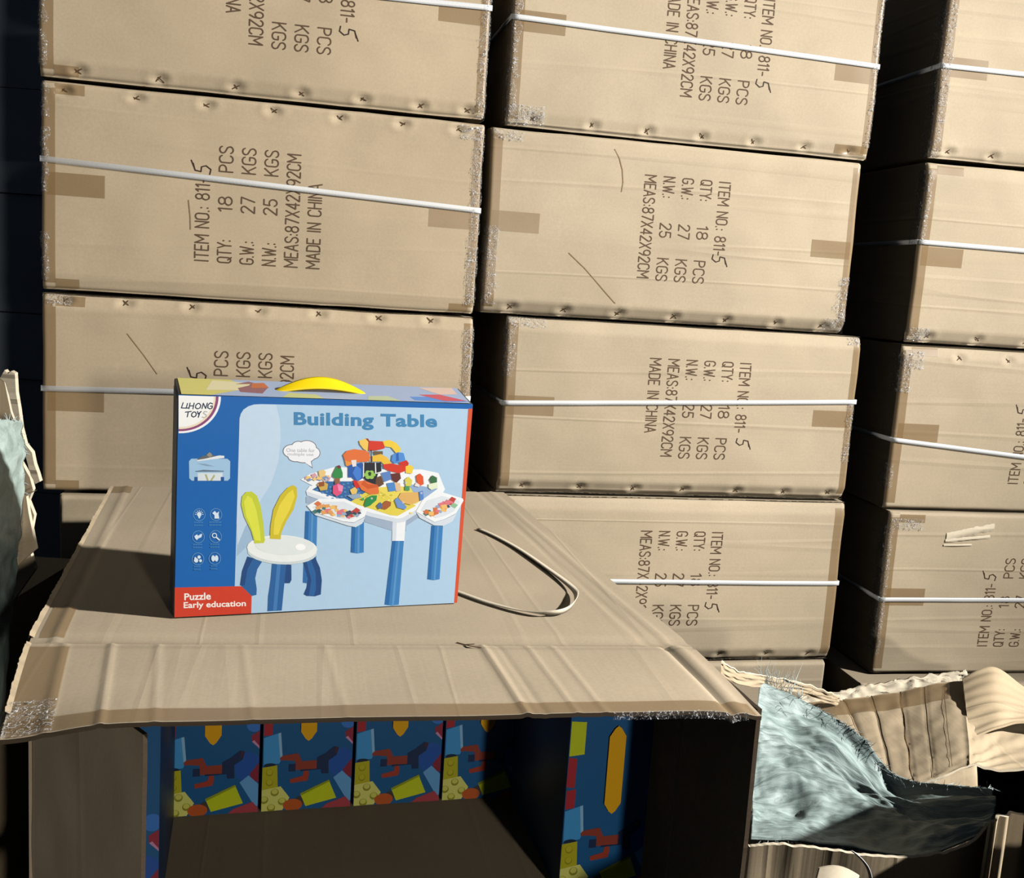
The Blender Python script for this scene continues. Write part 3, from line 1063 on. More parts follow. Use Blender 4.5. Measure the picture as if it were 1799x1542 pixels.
# speech bubble
a = Art(face)
for grow, rgb, L in ((7, (118, 116, 124), 3), (0, (240, 242, 246), 4)):
    for x, y, rx, ry in ((725, 440, 46, 34), (760, 420, 36, 32), (806, 420, 50, 36), (838, 450, 38, 32), (790, 470, 60, 32), (745, 470, 40, 26)):
        a.ell(x, y, rx + grow * .6, ry + grow * .6, rgb, L)
    a.poly([(775 - grow, 470), (832 + grow, 470), (828 + grow * .6, 500), (834 + grow * .5, 528 + grow), (800, 506)], rgb, L)
a.text('One table for', ((695, 424), (850, 426), (850, 446), (695, 444)), (184, 182, 190), 5, 0)
a.text('multiple use', ((702, 448), (842, 450), (842, 472), (702, 468)), (184, 182, 190), 5, 0)
a.build('speech_bubble', tb)
# printed stool
a = Art(face)
B1, B2, B3 = (40, 96, 156), (28, 70, 126), (66, 122, 182)
a.poly([(670, 1062), (718, 1066), (718, 1150), (708, 1168), (676, 1168)], B2, 3)
a.poly([(478, 1020), (560, 1046), (532, 1090), (520, 1140), (528, 1200), (526, 1232), (500, 1238), (440, 1180), (436, 1180), (448, 1100)], B1, 3)
a.poly([(478, 1020), (510, 1030), (478, 1090), (462, 1180), (436, 1180), (448, 1100)], B2, 4)
a.poly([(780, 1046), (846, 1020), (874, 1082), (884, 1150), (878, 1230), (846, 1240), (800, 1238), (784, 1228), (800, 1190), (806, 1140)], B2, 4)
a.poly([(800, 1046), (826, 1040), (850, 1110), (852, 1200), (840, 1236), (812, 1236), (826, 1150)], B1, 5)
a.poly([(612, 1060), (690, 1060), (680, 1160), (664, 1318), (586, 1322), (590, 1240), (604, 1150)], B1, 5)
a.poly([(640, 1060), (660, 1060), (648, 1190), (636, 1318), (616, 1320), (628, 1180)], B3, 6)
a.ell(668, 996, 190, 68, (206, 216, 218), 6, 2)
a.ell(668, 976, 192, 74, (236, 240, 238), 7, 2)
a.ell(680, 960, 160, 52, (226, 232, 230), 8, 2)
a.ell(768, 968, 28, 18, (250, 250, 250), 9, 4)
for pts, c1, c2, inn in (
        ([(518, 948), (500, 880), (462, 800), (446, 735), (452, 688), (474, 664), (504, 662), (532, 684), (552, 740), (566, 830), (574, 930), (568, 945)], (196, 206, 62), (222, 226, 74),
         [(520, 930), (498, 860), (470, 790), (460, 720), (480, 684), (506, 700), (530, 770), (548, 880), (552, 935)]),
        ([(602, 922), (606, 850), (622, 760), (660, 684), (700, 640), (730, 626), (750, 640), (752, 690), (732, 760), (690, 830), (664, 890), (660, 925)], (208, 190, 50), (232, 214, 70),
         [(620, 900), (626, 820), (652, 740), (696, 676), (728, 650), (738, 690), (712, 760), (668, 840), (648, 900)])):
    a.poly(pts, c1, 10); a.poly(inn, c2, 11)
a.build('stool_picture', tb)
# printed building table
a = Art(face)
K = lambda pts: [(744.4 + .5172 * x, 341.2 + .5172 * y) for x, y in pts]
WH, W2, W3 = (240, 243, 246), (214, 222, 232), (160, 178, 200)
for x0, x1, y0, y1, xb0, xb1 in ((796, 862, 770, 1165, 780, 850), (1050, 1116, 830, 998, 1042, 1114), (1484, 1548, 850, 1146, 1460, 1528), (1270, 1334, 930, 1286, 1226, 1304)):
    a.poly([(x0, y0), (x1, y0), (xb1, y1), ((xb0 + xb1) / 2, y1 + 6), (xb0, y1)], (62, 128, 188), 3)
    a.poly([(x0, y0), (x0 + .3 * (x1 - x0), y0), (xb0 + .3 * (xb1 - xb0), y1 + 3), (xb0, y1)], (40, 104, 166), 4)
    a.poly([(x0 + .5 * (x1 - x0), y0), (x0 + .66 * (x1 - x0), y0), (xb0 + .66 * (xb1 - xb0), y1 + 3), (xb0 + .5 * (xb1 - xb0), y1 + 4)], (88, 148, 204), 4)
a.poly([(1110, 780), (1280, 830), (1400, 770), (1412, 808), (1346, 852), (1346, 880), (1276, 880), (1120, 830)], W3, 5)
a.poly([(800, 690), (870, 700), (880, 740), (800, 726)], W3, 5)
a.poly([(1272, 800), (1346, 800), (1336, 934), (1268, 934)], WH, 6)
a.poly([(1272, 812), (1296, 818), (1290, 934), (1268, 934)], W2, 7)
a.poly([(772, 596), (820, 566), (960, 526), (1200, 540), (1430, 540), (1524, 560), (1560, 650), (1540, 680), (1330, 806), (1300, 812), (1160, 780), (800, 660), (820, 632), (836, 630)], WH, 7)
a.poly([(800, 660), (1160, 780), (1300, 812), (1330, 806), (1540, 680), (1546, 692), (1336, 828), (1296, 834), (1150, 800), (806, 684)], W2, 8)
a.poly([(834, 652), (905, 606), (1080, 606), (1150, 650), (1040, 720)], (52, 104, 160), 8)
for i in range(9):
    for j in range(5):
        x, y = 862 + i * 24 + j * 28, 652 - i * 5 + j * 16
        if x < 1100: a.ell(x, y, 8, 5, (84, 136, 190), 9, 0, 10)
a.poly([(1040, 720), (1150, 650), (1260, 660), (1330, 690), (1400, 740), (1300, 796), (1260, 792)], (226, 208, 84), 8)
a.poly([(1180, 640), (1300, 630), (1500, 660), (1400, 730), (1260, 700)], (232, 214, 96), 9)
a.poly([(1360, 620), (1520, 646), (1440, 704), (1400, 690)], (150, 178, 214), 10)
rnd = random.Random(4)
for i in range(70):
    x, y = rnd.uniform(1080, 1380), rnd.uniform(650, 785)
    if y < 690 + (x - 1080) * .33 and y > 650 + abs(x - 1250) * .2: a.ell(x, y, 8, 5, rnd.choice([(240, 226, 120), (204, 186, 60), (236, 218, 96)]), 10, 0, 8)
# trays
for pts, low in (([(804, 740), (870, 702), (1010, 700), (1134, 760), (1120, 800), (1060, 832), (1000, 826), (830, 770)], [(804, 745), (830, 772), (1000, 828), (1060, 834), (1122, 802), (1106, 838), (1070, 858), (1030, 850), (850, 792)]),
                 ([(1400, 772), (1440, 700), (1540, 664), (1656, 700), (1660, 712), (1620, 780), (1560, 812), (1500, 830)], [(1400, 774), (1500, 832), (1560, 814), (1622, 782), (1600, 826), (1550, 850), (1500, 848), (1420, 806)])):
    a.poly(pts, WH, 11); a.poly(low, W2, 12)
    xs = [p[0] for p in pts]; ys = [p[1] for p in pts]
    cx_, cy_ = sum(xs) / len(xs), sum(ys) / len(ys)
    a.poly([(cx_ + (x - cx_) * .82, cy_ + (y - cy_) * .74) for x, y in pts], (222, 228, 234), 12)
pal = [(44, 92, 96), (70, 120, 112), (214, 116, 66), (226, 160, 92), (236, 190, 110), (222, 120, 132), (150, 170, 200), (60, 76, 96), (190, 70, 60), (140, 190, 150), (240, 214, 214)]
for (cx_, cy_, rx, ry, n, sl) in ((975, 770, 120, 30, 34, .16), (1535, 752, 82, 26, 28, -.42), (868, 584, 60, 16, 14, 0)):
    for i in range(n):
        t = i / n
        x = cx_ + rx * (2 * t - 1) + rnd.uniform(-8, 8); y = cy_ + sl * (x - cx_) + rnd.uniform(-ry, ry) * .8
        r = rnd.uniform(11, 20); b = rnd.uniform(0, 1.5)
        col = pal[min(len(pal) - 1, int(t * 7) + rnd.randint(0, 3))] if cx_ != 868 else rnd.choice([(214, 160, 170), (130, 150, 190), (240, 200, 120), (160, 110, 120)])
        a.poly([(x + r * math.cos(b + k * math.pi / 2) * 1.1, y + r * math.sin(b + k * math.pi / 2) * .8) for k in range(4)], col, 13 + i % 3)
# marble run, slide, figures
OR, YE, RE, BU = (226, 116, 62), (240, 206, 70), (212, 62, 44), (58, 112, 200)
a.poly(K([(590, 330), (700, 310), (720, 470), (640, 520), (590, 470), (550, 470), (550, 340)]), (44, 92, 170), 11)
a.poly(K([(640, 340), (690, 380), (690, 470), (650, 510), (600, 420)]), (72, 128, 210), 12)
a.poly(K([(500, 230), (540, 185), (620, 168), (720, 180), (770, 200), (790, 260), (770, 300), (600, 310), (520, 290)]), OR, 13)
a.poly(K([(520, 290), (600, 310), (590, 330), (545, 350), (530, 340)]), (230, 150, 70), 13)
a.poly(K([(585, 286), (640, 282), (640, 350), (600, 356)]), (232, 226, 224), 14)
a.poly(K([(670, 80), (740, 55), (770, 80), (760, 190), (720, 170), (680, 120)]), (240, 200, 96), 12)
a.poly(K([(770, 78), (930, 86), (940, 160), (860, 180), (770, 186)]), RE, 13)
a.poly(K([(740, 55), (765, 55), (790, 100), (770, 90)]), (150, 60, 44), 14)
a.poly(K([(920, 84), (990, 70), (1060, 100), (1110, 160), (1100, 200), (1060, 210), (1010, 150), (940, 140)]), YE, 13)
a.poly(K([(820, 190), (920, 190), (920, 225), (830, 230)]), (110, 92, 66), 12)
a.poly(K([(810, 240), (900, 220), (970, 260), (1010, 320), (940, 340), (900, 300), (810, 300)]), (236, 190, 66), 14)
a.poly(K([(920, 330), (1010, 320), (1160, 350), (1160, 400), (1090, 425), (980, 400), (930, 370)]), RE, 15)
a.poly(K([(1020, 230), (1080, 200), (1140, 210), (1160, 290), (1100, 310), (1040, 320), (1010, 290)]), (84, 144, 216), 13)
a.poly(K([(1060, 215), (1085, 205), (1090, 290), (1060, 300)]), (50, 100, 180), 14)
a.poly(K([(1090, 310), (1170, 285), (1195, 320), (1180, 350), (1110, 345)]), (206, 56, 44), 14)
a.poly(K([(1160, 350), (1210, 335), (1245, 360), (1225, 430), (1160, 420)]), YE, 15)
a.poly(K([(715, 310), (900, 310), (905, 400), (870, 420), (840, 540), (760, 530), (712, 470)]), (38, 42, 52), 14)
a.poly(K([(836, 312), (846, 312), (850, 420), (906, 405), (902, 424), (838, 430)]), (236, 238, 240), 15)
a.poly(K([(712, 310), (722, 310), (720, 460), (708, 470)]), (236, 238, 240), 15)
a.line(K([(797, 180), (795, 330)]), 6, (70, 48, 40), 16)
for t in range(6):
    b = math.radians(60 * t); a.ell(744.4 + .5172 * (780 + 38 * math.cos(b)), 341.2 + .5172 * (440 + 30 * math.sin(b)), 13, 10, (150, 198, 92), 16)
a.ell(744.4 + .5172 * 780, 341.2 + .5172 * 425, 9, 8, (40, 66, 30), 17)
a.poly(K([(640, 510), (720, 500), (870, 560), (880, 640), (790, 650), (690, 600)]), OR, 15)
a.poly(K([(720, 500), (760, 540), (860, 545), (870, 570), (760, 590), (690, 540)]), (206, 92, 46), 16)
a.poly(K([(600, 500), (640, 500), (680, 570), (630, 590)]), (206, 52, 50), 15)
a.poly(K([(900, 420), (1000, 400), (1010, 490), (930, 520)]), (96, 134, 198), 13)
a.poly(K([(1000, 430), (1100, 420), (1110, 480), (1060, 530), (1010, 490)]), (100, 50, 46), 14)
a.poly(K([(850, 470), (900, 450), (930, 540), (880, 570), (840, 540)]), (104, 72, 54), 15)
a.poly(K([(960, 530), (1040, 520), (1060, 610), (980, 620)]), (80, 140, 206), 14)
a.poly(K([(1040, 520), (1100, 530), (1110, 610), (1060, 620)]), (222, 190, 150), 14)
for pts, c in (([(390, 430), (430, 350), (470, 345), (495, 420), (495, 470), (440, 490), (385, 460)], (52, 140, 76)), ([(430, 350), (460, 336), (480, 360), (450, 380)], (120, 60, 60)), ([(415, 480), (465, 475), (465, 530), (410, 540)], (150, 98, 70)),
               ([(390, 560), (450, 530), (500, 560), (480, 640), (430, 670), (390, 640)], (222, 86, 128)), ([(440, 540), (500, 560), (490, 620), (450, 610)], (240, 140, 180)),
               ([(225, 540), (290, 510), (340, 540), (330, 600), (260, 610)], (206, 172, 86)), ([(240, 520), (300, 510), (300, 560), (240, 570)], (150, 84, 50)),
               ([(240, 400), (290, 385), (320, 410), (300, 460), (250, 465)], (232, 200, 130)),
               ([(570, 600), (620, 570), (650, 600), (640, 640), (590, 650)], (230, 196, 110)), ([(540, 660), (660, 640), (700, 680), (600, 700)], (150, 170, 190)),
               ([(720, 760), (740, 690), (800, 660), (856, 660), (850, 710), (780, 770), (740, 785)], (44, 140, 74)), ([(680, 700), (720, 680), (720, 715)], (70, 160, 84)),
               ([(910, 750), (950, 715), (1005, 730), (1000, 770), (950, 810), (905, 800)], (166, 92, 52)), ([(850, 770), (890, 730), (915, 760), (900, 800), (870, 805)], (84, 110, 150)),
               ([(1040, 710), (1070, 680), (1110, 720), (1170, 780), (1150, 810), (1070, 790)], (110, 150, 206)), ([(1110, 630), (1290, 625), (1300, 720), (1210, 760), (1130, 740), (1080, 680)], (224, 178, 104)),
               ([(1150, 490), (1190, 460), (1230, 500), (1215, 560), (1160, 560)], (220, 208, 90)), ([(1150, 560), (1200, 560), (1200, 610), (1150, 605)], (80, 150, 100)),
               ([(1270, 450), (1310, 425), (1345, 460), (1350, 540), (1310, 560), (1280, 520)], (226, 92, 52)), ([(1270, 520), (1310, 550), (1300, 570), (1250, 560)], (232, 222, 222)),
               ([(1410, 490), (1440, 445), (1490, 470), (1490, 530), (1430, 530)], (60, 110, 72)), ([(1400, 540), (1490, 520), (1500, 580), (1430, 600), (1400, 580)], (226, 236, 206)),
               ([(1300, 620), (1340, 610), (1350, 700), (1310, 720)], (92, 136, 204))):
    a.poly(K(pts), c, 18)
for x, y in ((800, 692), (1133, 735), (1325, 635), (1160, 525), (318, 488)):
    a.ell(744.4 + .5172 * x, 341.2 + .5172 * y, 5, 5, (245, 245, 245), 19, 0, 10); a.ell(744.4 + .5172 * x, 341.2 + .5172 * y, 2.4, 2.4, (40, 40, 50), 20, 0, 8)
a.build('building_table_picture', tb)


def topf(x, y, off):                    # x 0..1 along the box, y 0..1 front to back
    u, d = x * TW, y * TD
    z = THh - .004 * x + .004 * y + off + .0008
    return Vector((u + .012 * y * x, d, z))


a = Art(topf, .00006)
a.poly([(.01, .02), (.99, .02), (.99, .98), (.01, .98)], (172, 190, 222), 0)
a.poly([(.01, .02), (.10, .02), (.24, .5), (.18, .98), (.01, .98)], (222, 212, 120), 1)
a.poly([(.09, .3), (.2, .35), (.26, .8), (.12, .9)], (236, 226, 180), 2)
a.poly([(.20, .25), (.27, .2), (.30, .6), (.24, .9), (.19, .7)], (150, 96, 106), 2)
a.poly([(.24, .5), (.30, .55), (.29, .85), (.25, .8)], (206, 110, 60), 3)
a.poly([(.33, .02), (.47, .02), (.45, .25), (.36, .3)], (206, 212, 150), 1)
a.poly([(.62, .02), (.74, .02), (.70, .3), (.63, .25)], (200, 212, 170), 1)
a.poly([(.78, .3), (.88, .35), (.99, .1), (.9, .04), (.79, .1)], (90, 150, 226), 1)
a.poly([(.82, .45), (.90, .5), (.985, .15), (.90, .1)], (216, 86, 104), 2)
a.poly([(.84, .9), (.97, .98), (.97, .55), (.9, .5)], (236, 204, 186), 2)
a.build('top_print', tb)
# dark left side and the gap under the lid
v, f = box_vf(-.0006, .0002, .004, TD - .004, .003, THh - .006)
obj('side_print', v, f, flat((70, 74, 78), .45, .4), tb)
# handle: a bowed yellow strap through two slots
YEL = flat((246, 214, 20), .35, .5, 'yellow_plastic')


def hand(s, b, t):
    x = .124 + .126 * s
    arch = .009 * math.sin(math.pi * s)
    wd = .018 * (.40 + .60 * math.sin(math.pi * s) ** .5)
    return Vector((x, TD * .42 + wd * (b - .5) * .6, THh - .002 + arch + wd * (b - .1) * .75 * math.sin(math.pi * s) ** .6 + t))


hv, hf, _ = slab(lambda s, b: hand(s, b, .0015), lambda s, b: (0, 0, 1), 40, 6, .003)
obj('handle', hv, hf, YEL, tb, smooth=True)

# ------------------------------------------------------------------ toy boxes inside the carton
BW, BH, BD = .1435, .378, .28
art_mesh = {}


def inner_toy(p, yaw, label, pos):
    r = empty('toy_box', p, yaw, label, 'toy box', 'toy boxes packed in the open carton')
    if not art_mesh:
        V, F = rounded(0, BW, 0, BD, 0, BH, .0015)
        art_mesh['body'] = obj('body', V, F, flat((26, 66, 112), .45, .4), r)
        # artwork units: pixels of a 713 x 1900 layout, base at y = 0
        k = BW / 713
        A_ = Art(lambda x, y, o: Vector((min(max(x, 4), 709) * k, -.0003 - o, min(max(y, 3) * k, BH - .001))), .00006)
        A_.poly([(0, 0), (713, 0), (713, 1900), (0, 1900)], (20, 92, 148), 0)
        LB, YG, PY, LM = (70, 160, 226), (190, 184, 30), (226, 226, 120), (206, 218, 26)
        RD, RB, DB = (176, 42, 52), (150, 62, 46), (20, 44, 84)
        for base in (0, ):
            A_.ell(628, 385, 105, 130, (34, 88, 176), 1)
            A_.ell(668, 740, 60, 60, (60, 124, 210), 1)
            A_.poly([(645, 650), (713, 690), (713, 545), (690, 560), (650, 600)], (150, 44, 66), 2)
            A_.poly([(650, 600), (690, 560), (713, 540), (713, 560), (668, 612)], (206, 150, 190), 3)
            A_.poly([(640, 330), (713, 420), (713, 260), (660, 270)], (140, 40, 60), 2)
            A_.poly([(8, 780), (8, 640), (75, 648), (78, 790)], RD, 2)
            A_.poly([(8, 625), (140, 665), (158, 460), (134, 405), (12, 390)], LB, 2)
            A_.poly([(118, 658), (140, 665), (158, 460), (140, 440)], (150, 196, 232), 3)
            A_.ell(62, 392, 48, 18, (16, 40, 66), 3)
            A_.poly([(4, 375), (118, 390), (128, 190), (0, 180)], YG, 3)
            for q_ in ((60, 330), (62, 245)): A_.ell(*q_, 28, 30, (160, 152, 20), 4); A_.ell(q_[0], q_[1] + 6, 22, 22, (196, 190, 40), 5)
            A_.poly([(0, 185), (150, 210), (222, 110), (168, 6), (0, 2)], PY, 5)
            for q_ in ((105, 160), (24, 100), (165, 80), (80, 30)): A_.ell(*q_, 32, 32, (150, 150, 40), 6); A_.ell(q_[0], q_[1] + 8, 24, 22, (216, 216, 100), 7)
            A_.ell(248, 45, 76, 52, (196, 92, 34), 6)
            A_.ell(300, 70, 38, 46, (66, 62, 60), 5)
            A_.poly([(305, 140), (528, 245), (594, 85), (350, 28)], LM, 6)
            A_.poly([(305, 140), (528, 245), (540, 232), (315, 122)], (150, 160, 16), 7)
            A_.poly([(564, 262), (632, 318), (709, 240), (709, 60), (690, 44)], (106, 170, 226), 5)
            A_.poly([(520, 40), (668, 92), (709, 40), (709, 0), (480, 4)], (176, 66, 76), 5)
            A_.poly([(138, 452), (160, 470), (280, 484), (300, 440), (312, 415), (428, 418), (428, 342), (260, 342), (258, 420), (180, 430), (140, 430)], RB, 6)
            A_.poly([(208, 395), (262, 395), (262, 332), (208, 332)], DB, 7)
            A_.poly([(220, 266), (320, 290), (330, 340), (362, 340), (370, 300), (358, 248), (226, 232)], (168, 62, 42), 6)
            A_.poly([(428, 440), (490, 472), (560, 530), (600, 520), (584, 455), (520, 410), (524, 300), (468, 300), (462, 338), (300, 330), (300, 345), (428, 345)], DB, 7)
            A_.poly([(572, 530), (598, 520), (584, 460), (566, 490)], (66, 40, 60), 8)
            # upper mirror half of the artwork
            A_.poly([(8, 1040), (120, 1050), (120, 1290), (8, 1300)], LM, 2)
            A_.poly([(8, 1030), (70, 1020), (66, 800), (4, 810)], RD, 2)
            A_.poly([(8, 1330), (150, 1700), (90, 1890), (4, 1890)], (30, 80, 190), 2)
        art_mesh['art'] = A_.build('printed_artwork', r)
        # folded yellow handle with pointed ends
        hc, hl, hw = .186, .067, .0125
        pts = [(-hw, -hl + .016), (-.005, -hl + .004), (0, -hl), (.005, -hl + .004), (hw, -hl + .016), (hw, hl - .016), (.005, hl - .004), (0, hl), (-.005, hl - .004), (-hw, hl - .016)]
        V = [Vector((BW * .5 + x, -.0035, hc + z)) for x, z in pts] + [Vector((BW * .5 + x, -.0018, hc + z)) for x, z in pts]
        n = len(pts)
        F = [tuple(range(n)), tuple(range(2 * n - 1, n - 1, -1))] + [(i, n + i, n + (i + 1) % n, (i + 1) % n) for i in range(n)]
        art_mesh['handle'] = obj('handle', V, F, flat((240, 178, 16), .4, .4, 'amber_plastic'), r)
    else:
        for key in ('body', 'art', 'handle'):
            c = art_mesh[key].copy()
            COL.objects.link(c); c.parent = r
    return r


zf = HC - .8615
ra = Vector((-.507, 1.505, 0)); rdir = Vector((math.cos(.255), math.sin(.255), 0))
names = ['leftmost toy box of the back row inside the open carton', 'second toy box from the left in the back row inside the open carton',
         'third toy box from the left in the back row inside the open carton', 'fourth toy box of the back row, half lost in the shadow inside the carton',
         ]
for i, nm in enumerate(names):
    p = ra + rdir * (.1475 * i)
    inner_toy(Vector((p.x, p.y, zf)), .255, nm, i)
p = on_level(1000, 1600, zf)
inner_toy(at(1000, 1400, 1.372).to_2d().to_3d() + Vector((-.006, 0, zf)), .262, 'toy box with a whole yellow handle in view, near the right wall of the carton', 0)
inner_toy(Vector((-.560, 1.198, zf)), .255, 'toy box behind the left flap of the open carton, showing only a narrow strip', 0)

# ------------------------------------------------------------------ loose strap on the carton top
pts = [(-.20, 1.75, 0), (-.12, 1.95, 0), (-.055, 1.905, 0), (.013, 1.794, 0), (.071, 1.658, 0), (.107, 1.552, .3), (.112, 1.494, .8), (.100, 1.438, 1), (.078, 1.409, .9), (.041, 1.412, .3), (-.017, 1.448, 0), (-.065, 1.491, 0), (-.14, 1.56, 0)]


def cat(P, t):
    n = len(P) - 1
    i = min(int(t * n), n - 1); f = t * n - i
    g = lambda k: Vector(P[min(max(k, 0), n)])
    p0, p1, p2, p3 = g(i - 1), g(i), g(i + 1), g(i + 2)
    return .5 * ((2 * p1) + (p2 - p0) * f + (2 * p0 - 5 * p1 + 4 * p2 - p3) * f * f + (3 * p1 - p0 - 3 * p2 + p3) * f ** 3)


V, F = [], []
N_ = 120
for i in range(N_ + 1):
    t = .17 + .83 * i / N_
    p = cat(pts, t); q = cat(pts, min(t + .01, 1)) - cat(pts, max(t - .01, 0))
    tw = min(max(p.z, 0), 1) * 1.25
    d = Vector((q.x, q.y, 0)).normalized()
    sidev = Vector((-d.y, d.x, 0)) * math.cos(tw) + Vector((0, 0, 1)) * math.sin(tw)
    c = Vector((p.x, p.y, ZT + .0028 + .0050 * math.sin(tw)))
    V += [c - sidev * .0046, c + sidev * .0046]
    if i: F.append((2 * i - 2, 2 * i - 1, 2 * i + 1, 2 * i))
st = obj('loose_strap', V, F, strap_mat('cream_strapping', (226, 214, 190)), None, smooth=True)
sm = st.modifiers.new('thick', 'SOLIDIFY'); sm.thickness = .0012; sm.offset = 0
tag(st, 'loose pale plastic strap curling out on the carton top beside the toy box', 'strap')

# ------------------------------------------------------------------ right: crushed carton, open crate and torn woven sack
SACK = woven('grey_green_woven_plastic', (112, 130, 126), (174, 192, 188), (8, 40, 1))
SACKT = flat((196, 212, 210), .5, .4, 'sack_thread')


def spline_surf(ctrl, nu, nv, extra=lambda s, t, p: p):
    rows = [[tuple(p) for p in r] for r in ctrl]

    def fn(s, t):
        col = [cat(r, s) for r in rows]
        return extra(s, t, cat(col, t))
    return fn


def uv_grid(o, nu, nv):
    me = o.data
    uv = me.uv_layers.new(name='uv')
    n = (nu + 1) * (nv + 1)
    for lp in me.loops:
        k = lp.vertex_index % n
        uv.data[lp.index].uv = ((k % (nu + 1)) / nu, (k // (nu + 1)) / nv)


cc = empty('crushed_carton', (.95, 2.0, 0), .1, 'crushed carton with a crumpled, scored top panel in front of right stack', 'carton')
CCI = Matrix.LocRotScale(cc.location, cc.rotation_euler, None).inverted()
ctrl = [[at(1352, 1255, 2.20), at(1410, 1236, 2.20), at(1560, 1218, 2.22), at(1690, 1196, 2.24), at(1760, 1205, 2.26), at(1860, 1225, 2.28)],
        [at(1380, 1290, 2.04), at(1450, 1285, 2.05), at(1570, 1272, 2.05), at(1692, 1250, 2.05), at(1770, 1262, 2.07), at(1860, 1280, 2.08)],
        [at(1420, 1345, 1.92), at(1480, 1340, 1.92), at(1580, 1330, 1.92), at(1698, 1312, 1.90), at(1762, 1318, 1.93), at(1860, 1320, 1.95)],
        [at(1450, 1400, 1.84), at(1510, 1392, 1.82), at(1590, 1380, 1.80), at(1700, 1345, 1.83), at(1745, 1350, 1.84), at(1860, 1345, 1.85)]]


def crump(s, t, p):
    p = p.copy()
    p.z += ridge(s, [(.30, .004, -.003), (.36, .004, -.0025), (.43, .004, -.004), (.49, .004, -.002), (.61, .008, .003), (.17, .004, -.006)])
    if s > .62: p.z += .0015 * math.sin((s * 1.4 + t) * 34)
    p.z += .006 * noise.noise((s * 5, t * 4, 7)) + .0025 * noise.noise((s * 22, t * 16, 2))
    return p


fn = spline_surf(ctrl, 0, 0, crump)
v, f, s0 = slab(lambda s, t: CCI @ fn(s, t), lambda s, t: (0, 0, 1), 120, 50, .005)
obj('top_panel', v, f, [BOARD_TORN, TORNW], cc, midx=[1 if i >= s0 else 0 for i in range(len(f))])
FOLD = flat((112, 88, 60), .8, .2, 'fold_shade')  # dark strips that paint crease shade onto the panel
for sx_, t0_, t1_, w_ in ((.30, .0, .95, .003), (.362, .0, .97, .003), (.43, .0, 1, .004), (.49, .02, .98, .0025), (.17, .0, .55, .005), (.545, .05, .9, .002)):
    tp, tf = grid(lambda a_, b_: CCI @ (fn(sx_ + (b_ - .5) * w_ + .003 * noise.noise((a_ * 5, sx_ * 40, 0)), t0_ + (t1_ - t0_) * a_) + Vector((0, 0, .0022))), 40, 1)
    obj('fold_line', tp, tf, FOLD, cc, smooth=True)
# front wall below it with a torn hole at the right
fe = [fn(i / 60, 1.0) for i in range(61)]


def fwall(s, t):
    k = min(int(s * 60), 59); u = s * 60 - k
    p = fe[k] * (1 - u) + fe[k + 1] * u
    q = p.copy()
    q.y -= .02 * math.sin(math.pi * min(t * 3, 1)); q.z = p.z * (1 - t) + .002 * t - .004
    q.y += .006 * noise.noise((s * 9, t * 9, 4))
    return CCI @ q


v, f, s0 = slab(lambda s, t: fwall(s * .66, t), lambda s, t: (0, -1, 0), 60, 30, .005)
obj('front_panel', v, f, BOARD_TORN, cc, smooth=True)
v, f, s0 = slab(lambda s, t: fwall(.92 + s * .08, t), lambda s, t: (0, -1, 0), 10, 30, .005)  # unseen end piece, added to keep lamp light out of the hole
obj('front_panel', v, f, BOARD_TORN, cc, smooth=True)
for e0, e1 in ((fn(1, 1), fn(1, 0)), (fn(0.12, 0), fn(1, 0)), (fn(0.1, 1), fn(.12, 0))):  # hidden walls, added so that the torn hole stays dark
    v, f, s0 = slab(lambda s, t: CCI @ (e0 * (1 - s) + e1 * s - Vector((0, 0, 1)) * (.012 + (e0.z * (1 - s) + e1.z * s - .014) * t)), lambda s, t: (0, 1, 0), 12, 8, .004)
    obj('side_panel', v, f, BOARD_TORN, cc)
# torn strip standing up along its back edge
ctrl = [[at(1350, 1232, 2.2), at(1440, 1222, 2.25), at(1520, 1205, 2.28), at(1620, 1188, 2.3), at(1700, 1178, 2.32)],
        [at(1350, 1245, 2.2), at(1440, 1236, 2.22), at(1520, 1226, 2.25), at(1620, 1208, 2.27), at(1700, 1196, 2.3)]]
fs = spline_surf(ctrl, 0, 0, lambda s, t, p: p + Vector((0, .012 * noise.noise((s * 18, t * 3, 1)), .010 * noise.noise((s * 26, t * 3, 5)))))
v, f, s0 = slab(lambda s, t: CCI @ fs(s, t), lambda s, t: (0, -1, 0), 70, 8, .004)
obj('torn_strip', v, f, TORNW, cc, smooth=True)
# tape over the panel's back edge
tp, tf = grid(lambda a_, b_: CCI @ (fn(.22 + .34 * a_, .02 + .18 * b_) + Vector((0, 0, .0012))), 40, 8)
obj('packing_tape', tp, tf, TAPE, cc, smooth=True)
# loose lid with striped scoring lying over its right end
lid = [[at(1690, 1196, 2.20), at(1745, 1176, 2.22), at(1800, 1212, 2.22), at(1860, 1240, 2.22)],
       [at(1696, 1245, 2.06), at(1750, 1230, 2.08), at(1805, 1245, 2.10), at(1860, 1262, 2.1)],
       [at(1702, 1302, 1.95), at(1752, 1282, 1.97), at(1800, 1272, 2.0), at(1860, 1280, 2.0)]]
fl_ = spline_surf(lid, 0, 0, lambda s, t, p: p + Vector((0, 0, .007 + .0010 * math.sin(t * 44) + .003 * noise.noise((s * 4, t * 4, 3)))))
v, f, s0 = slab(fl_, lambda s, t: (0, 0, 1), 40, 60, .005)
lo = obj('torn_lid', [CCI @ Vector(p) for p in v], f, cardboard('striped_board', (206, 184, 150), 'y', .5, .4), cc)

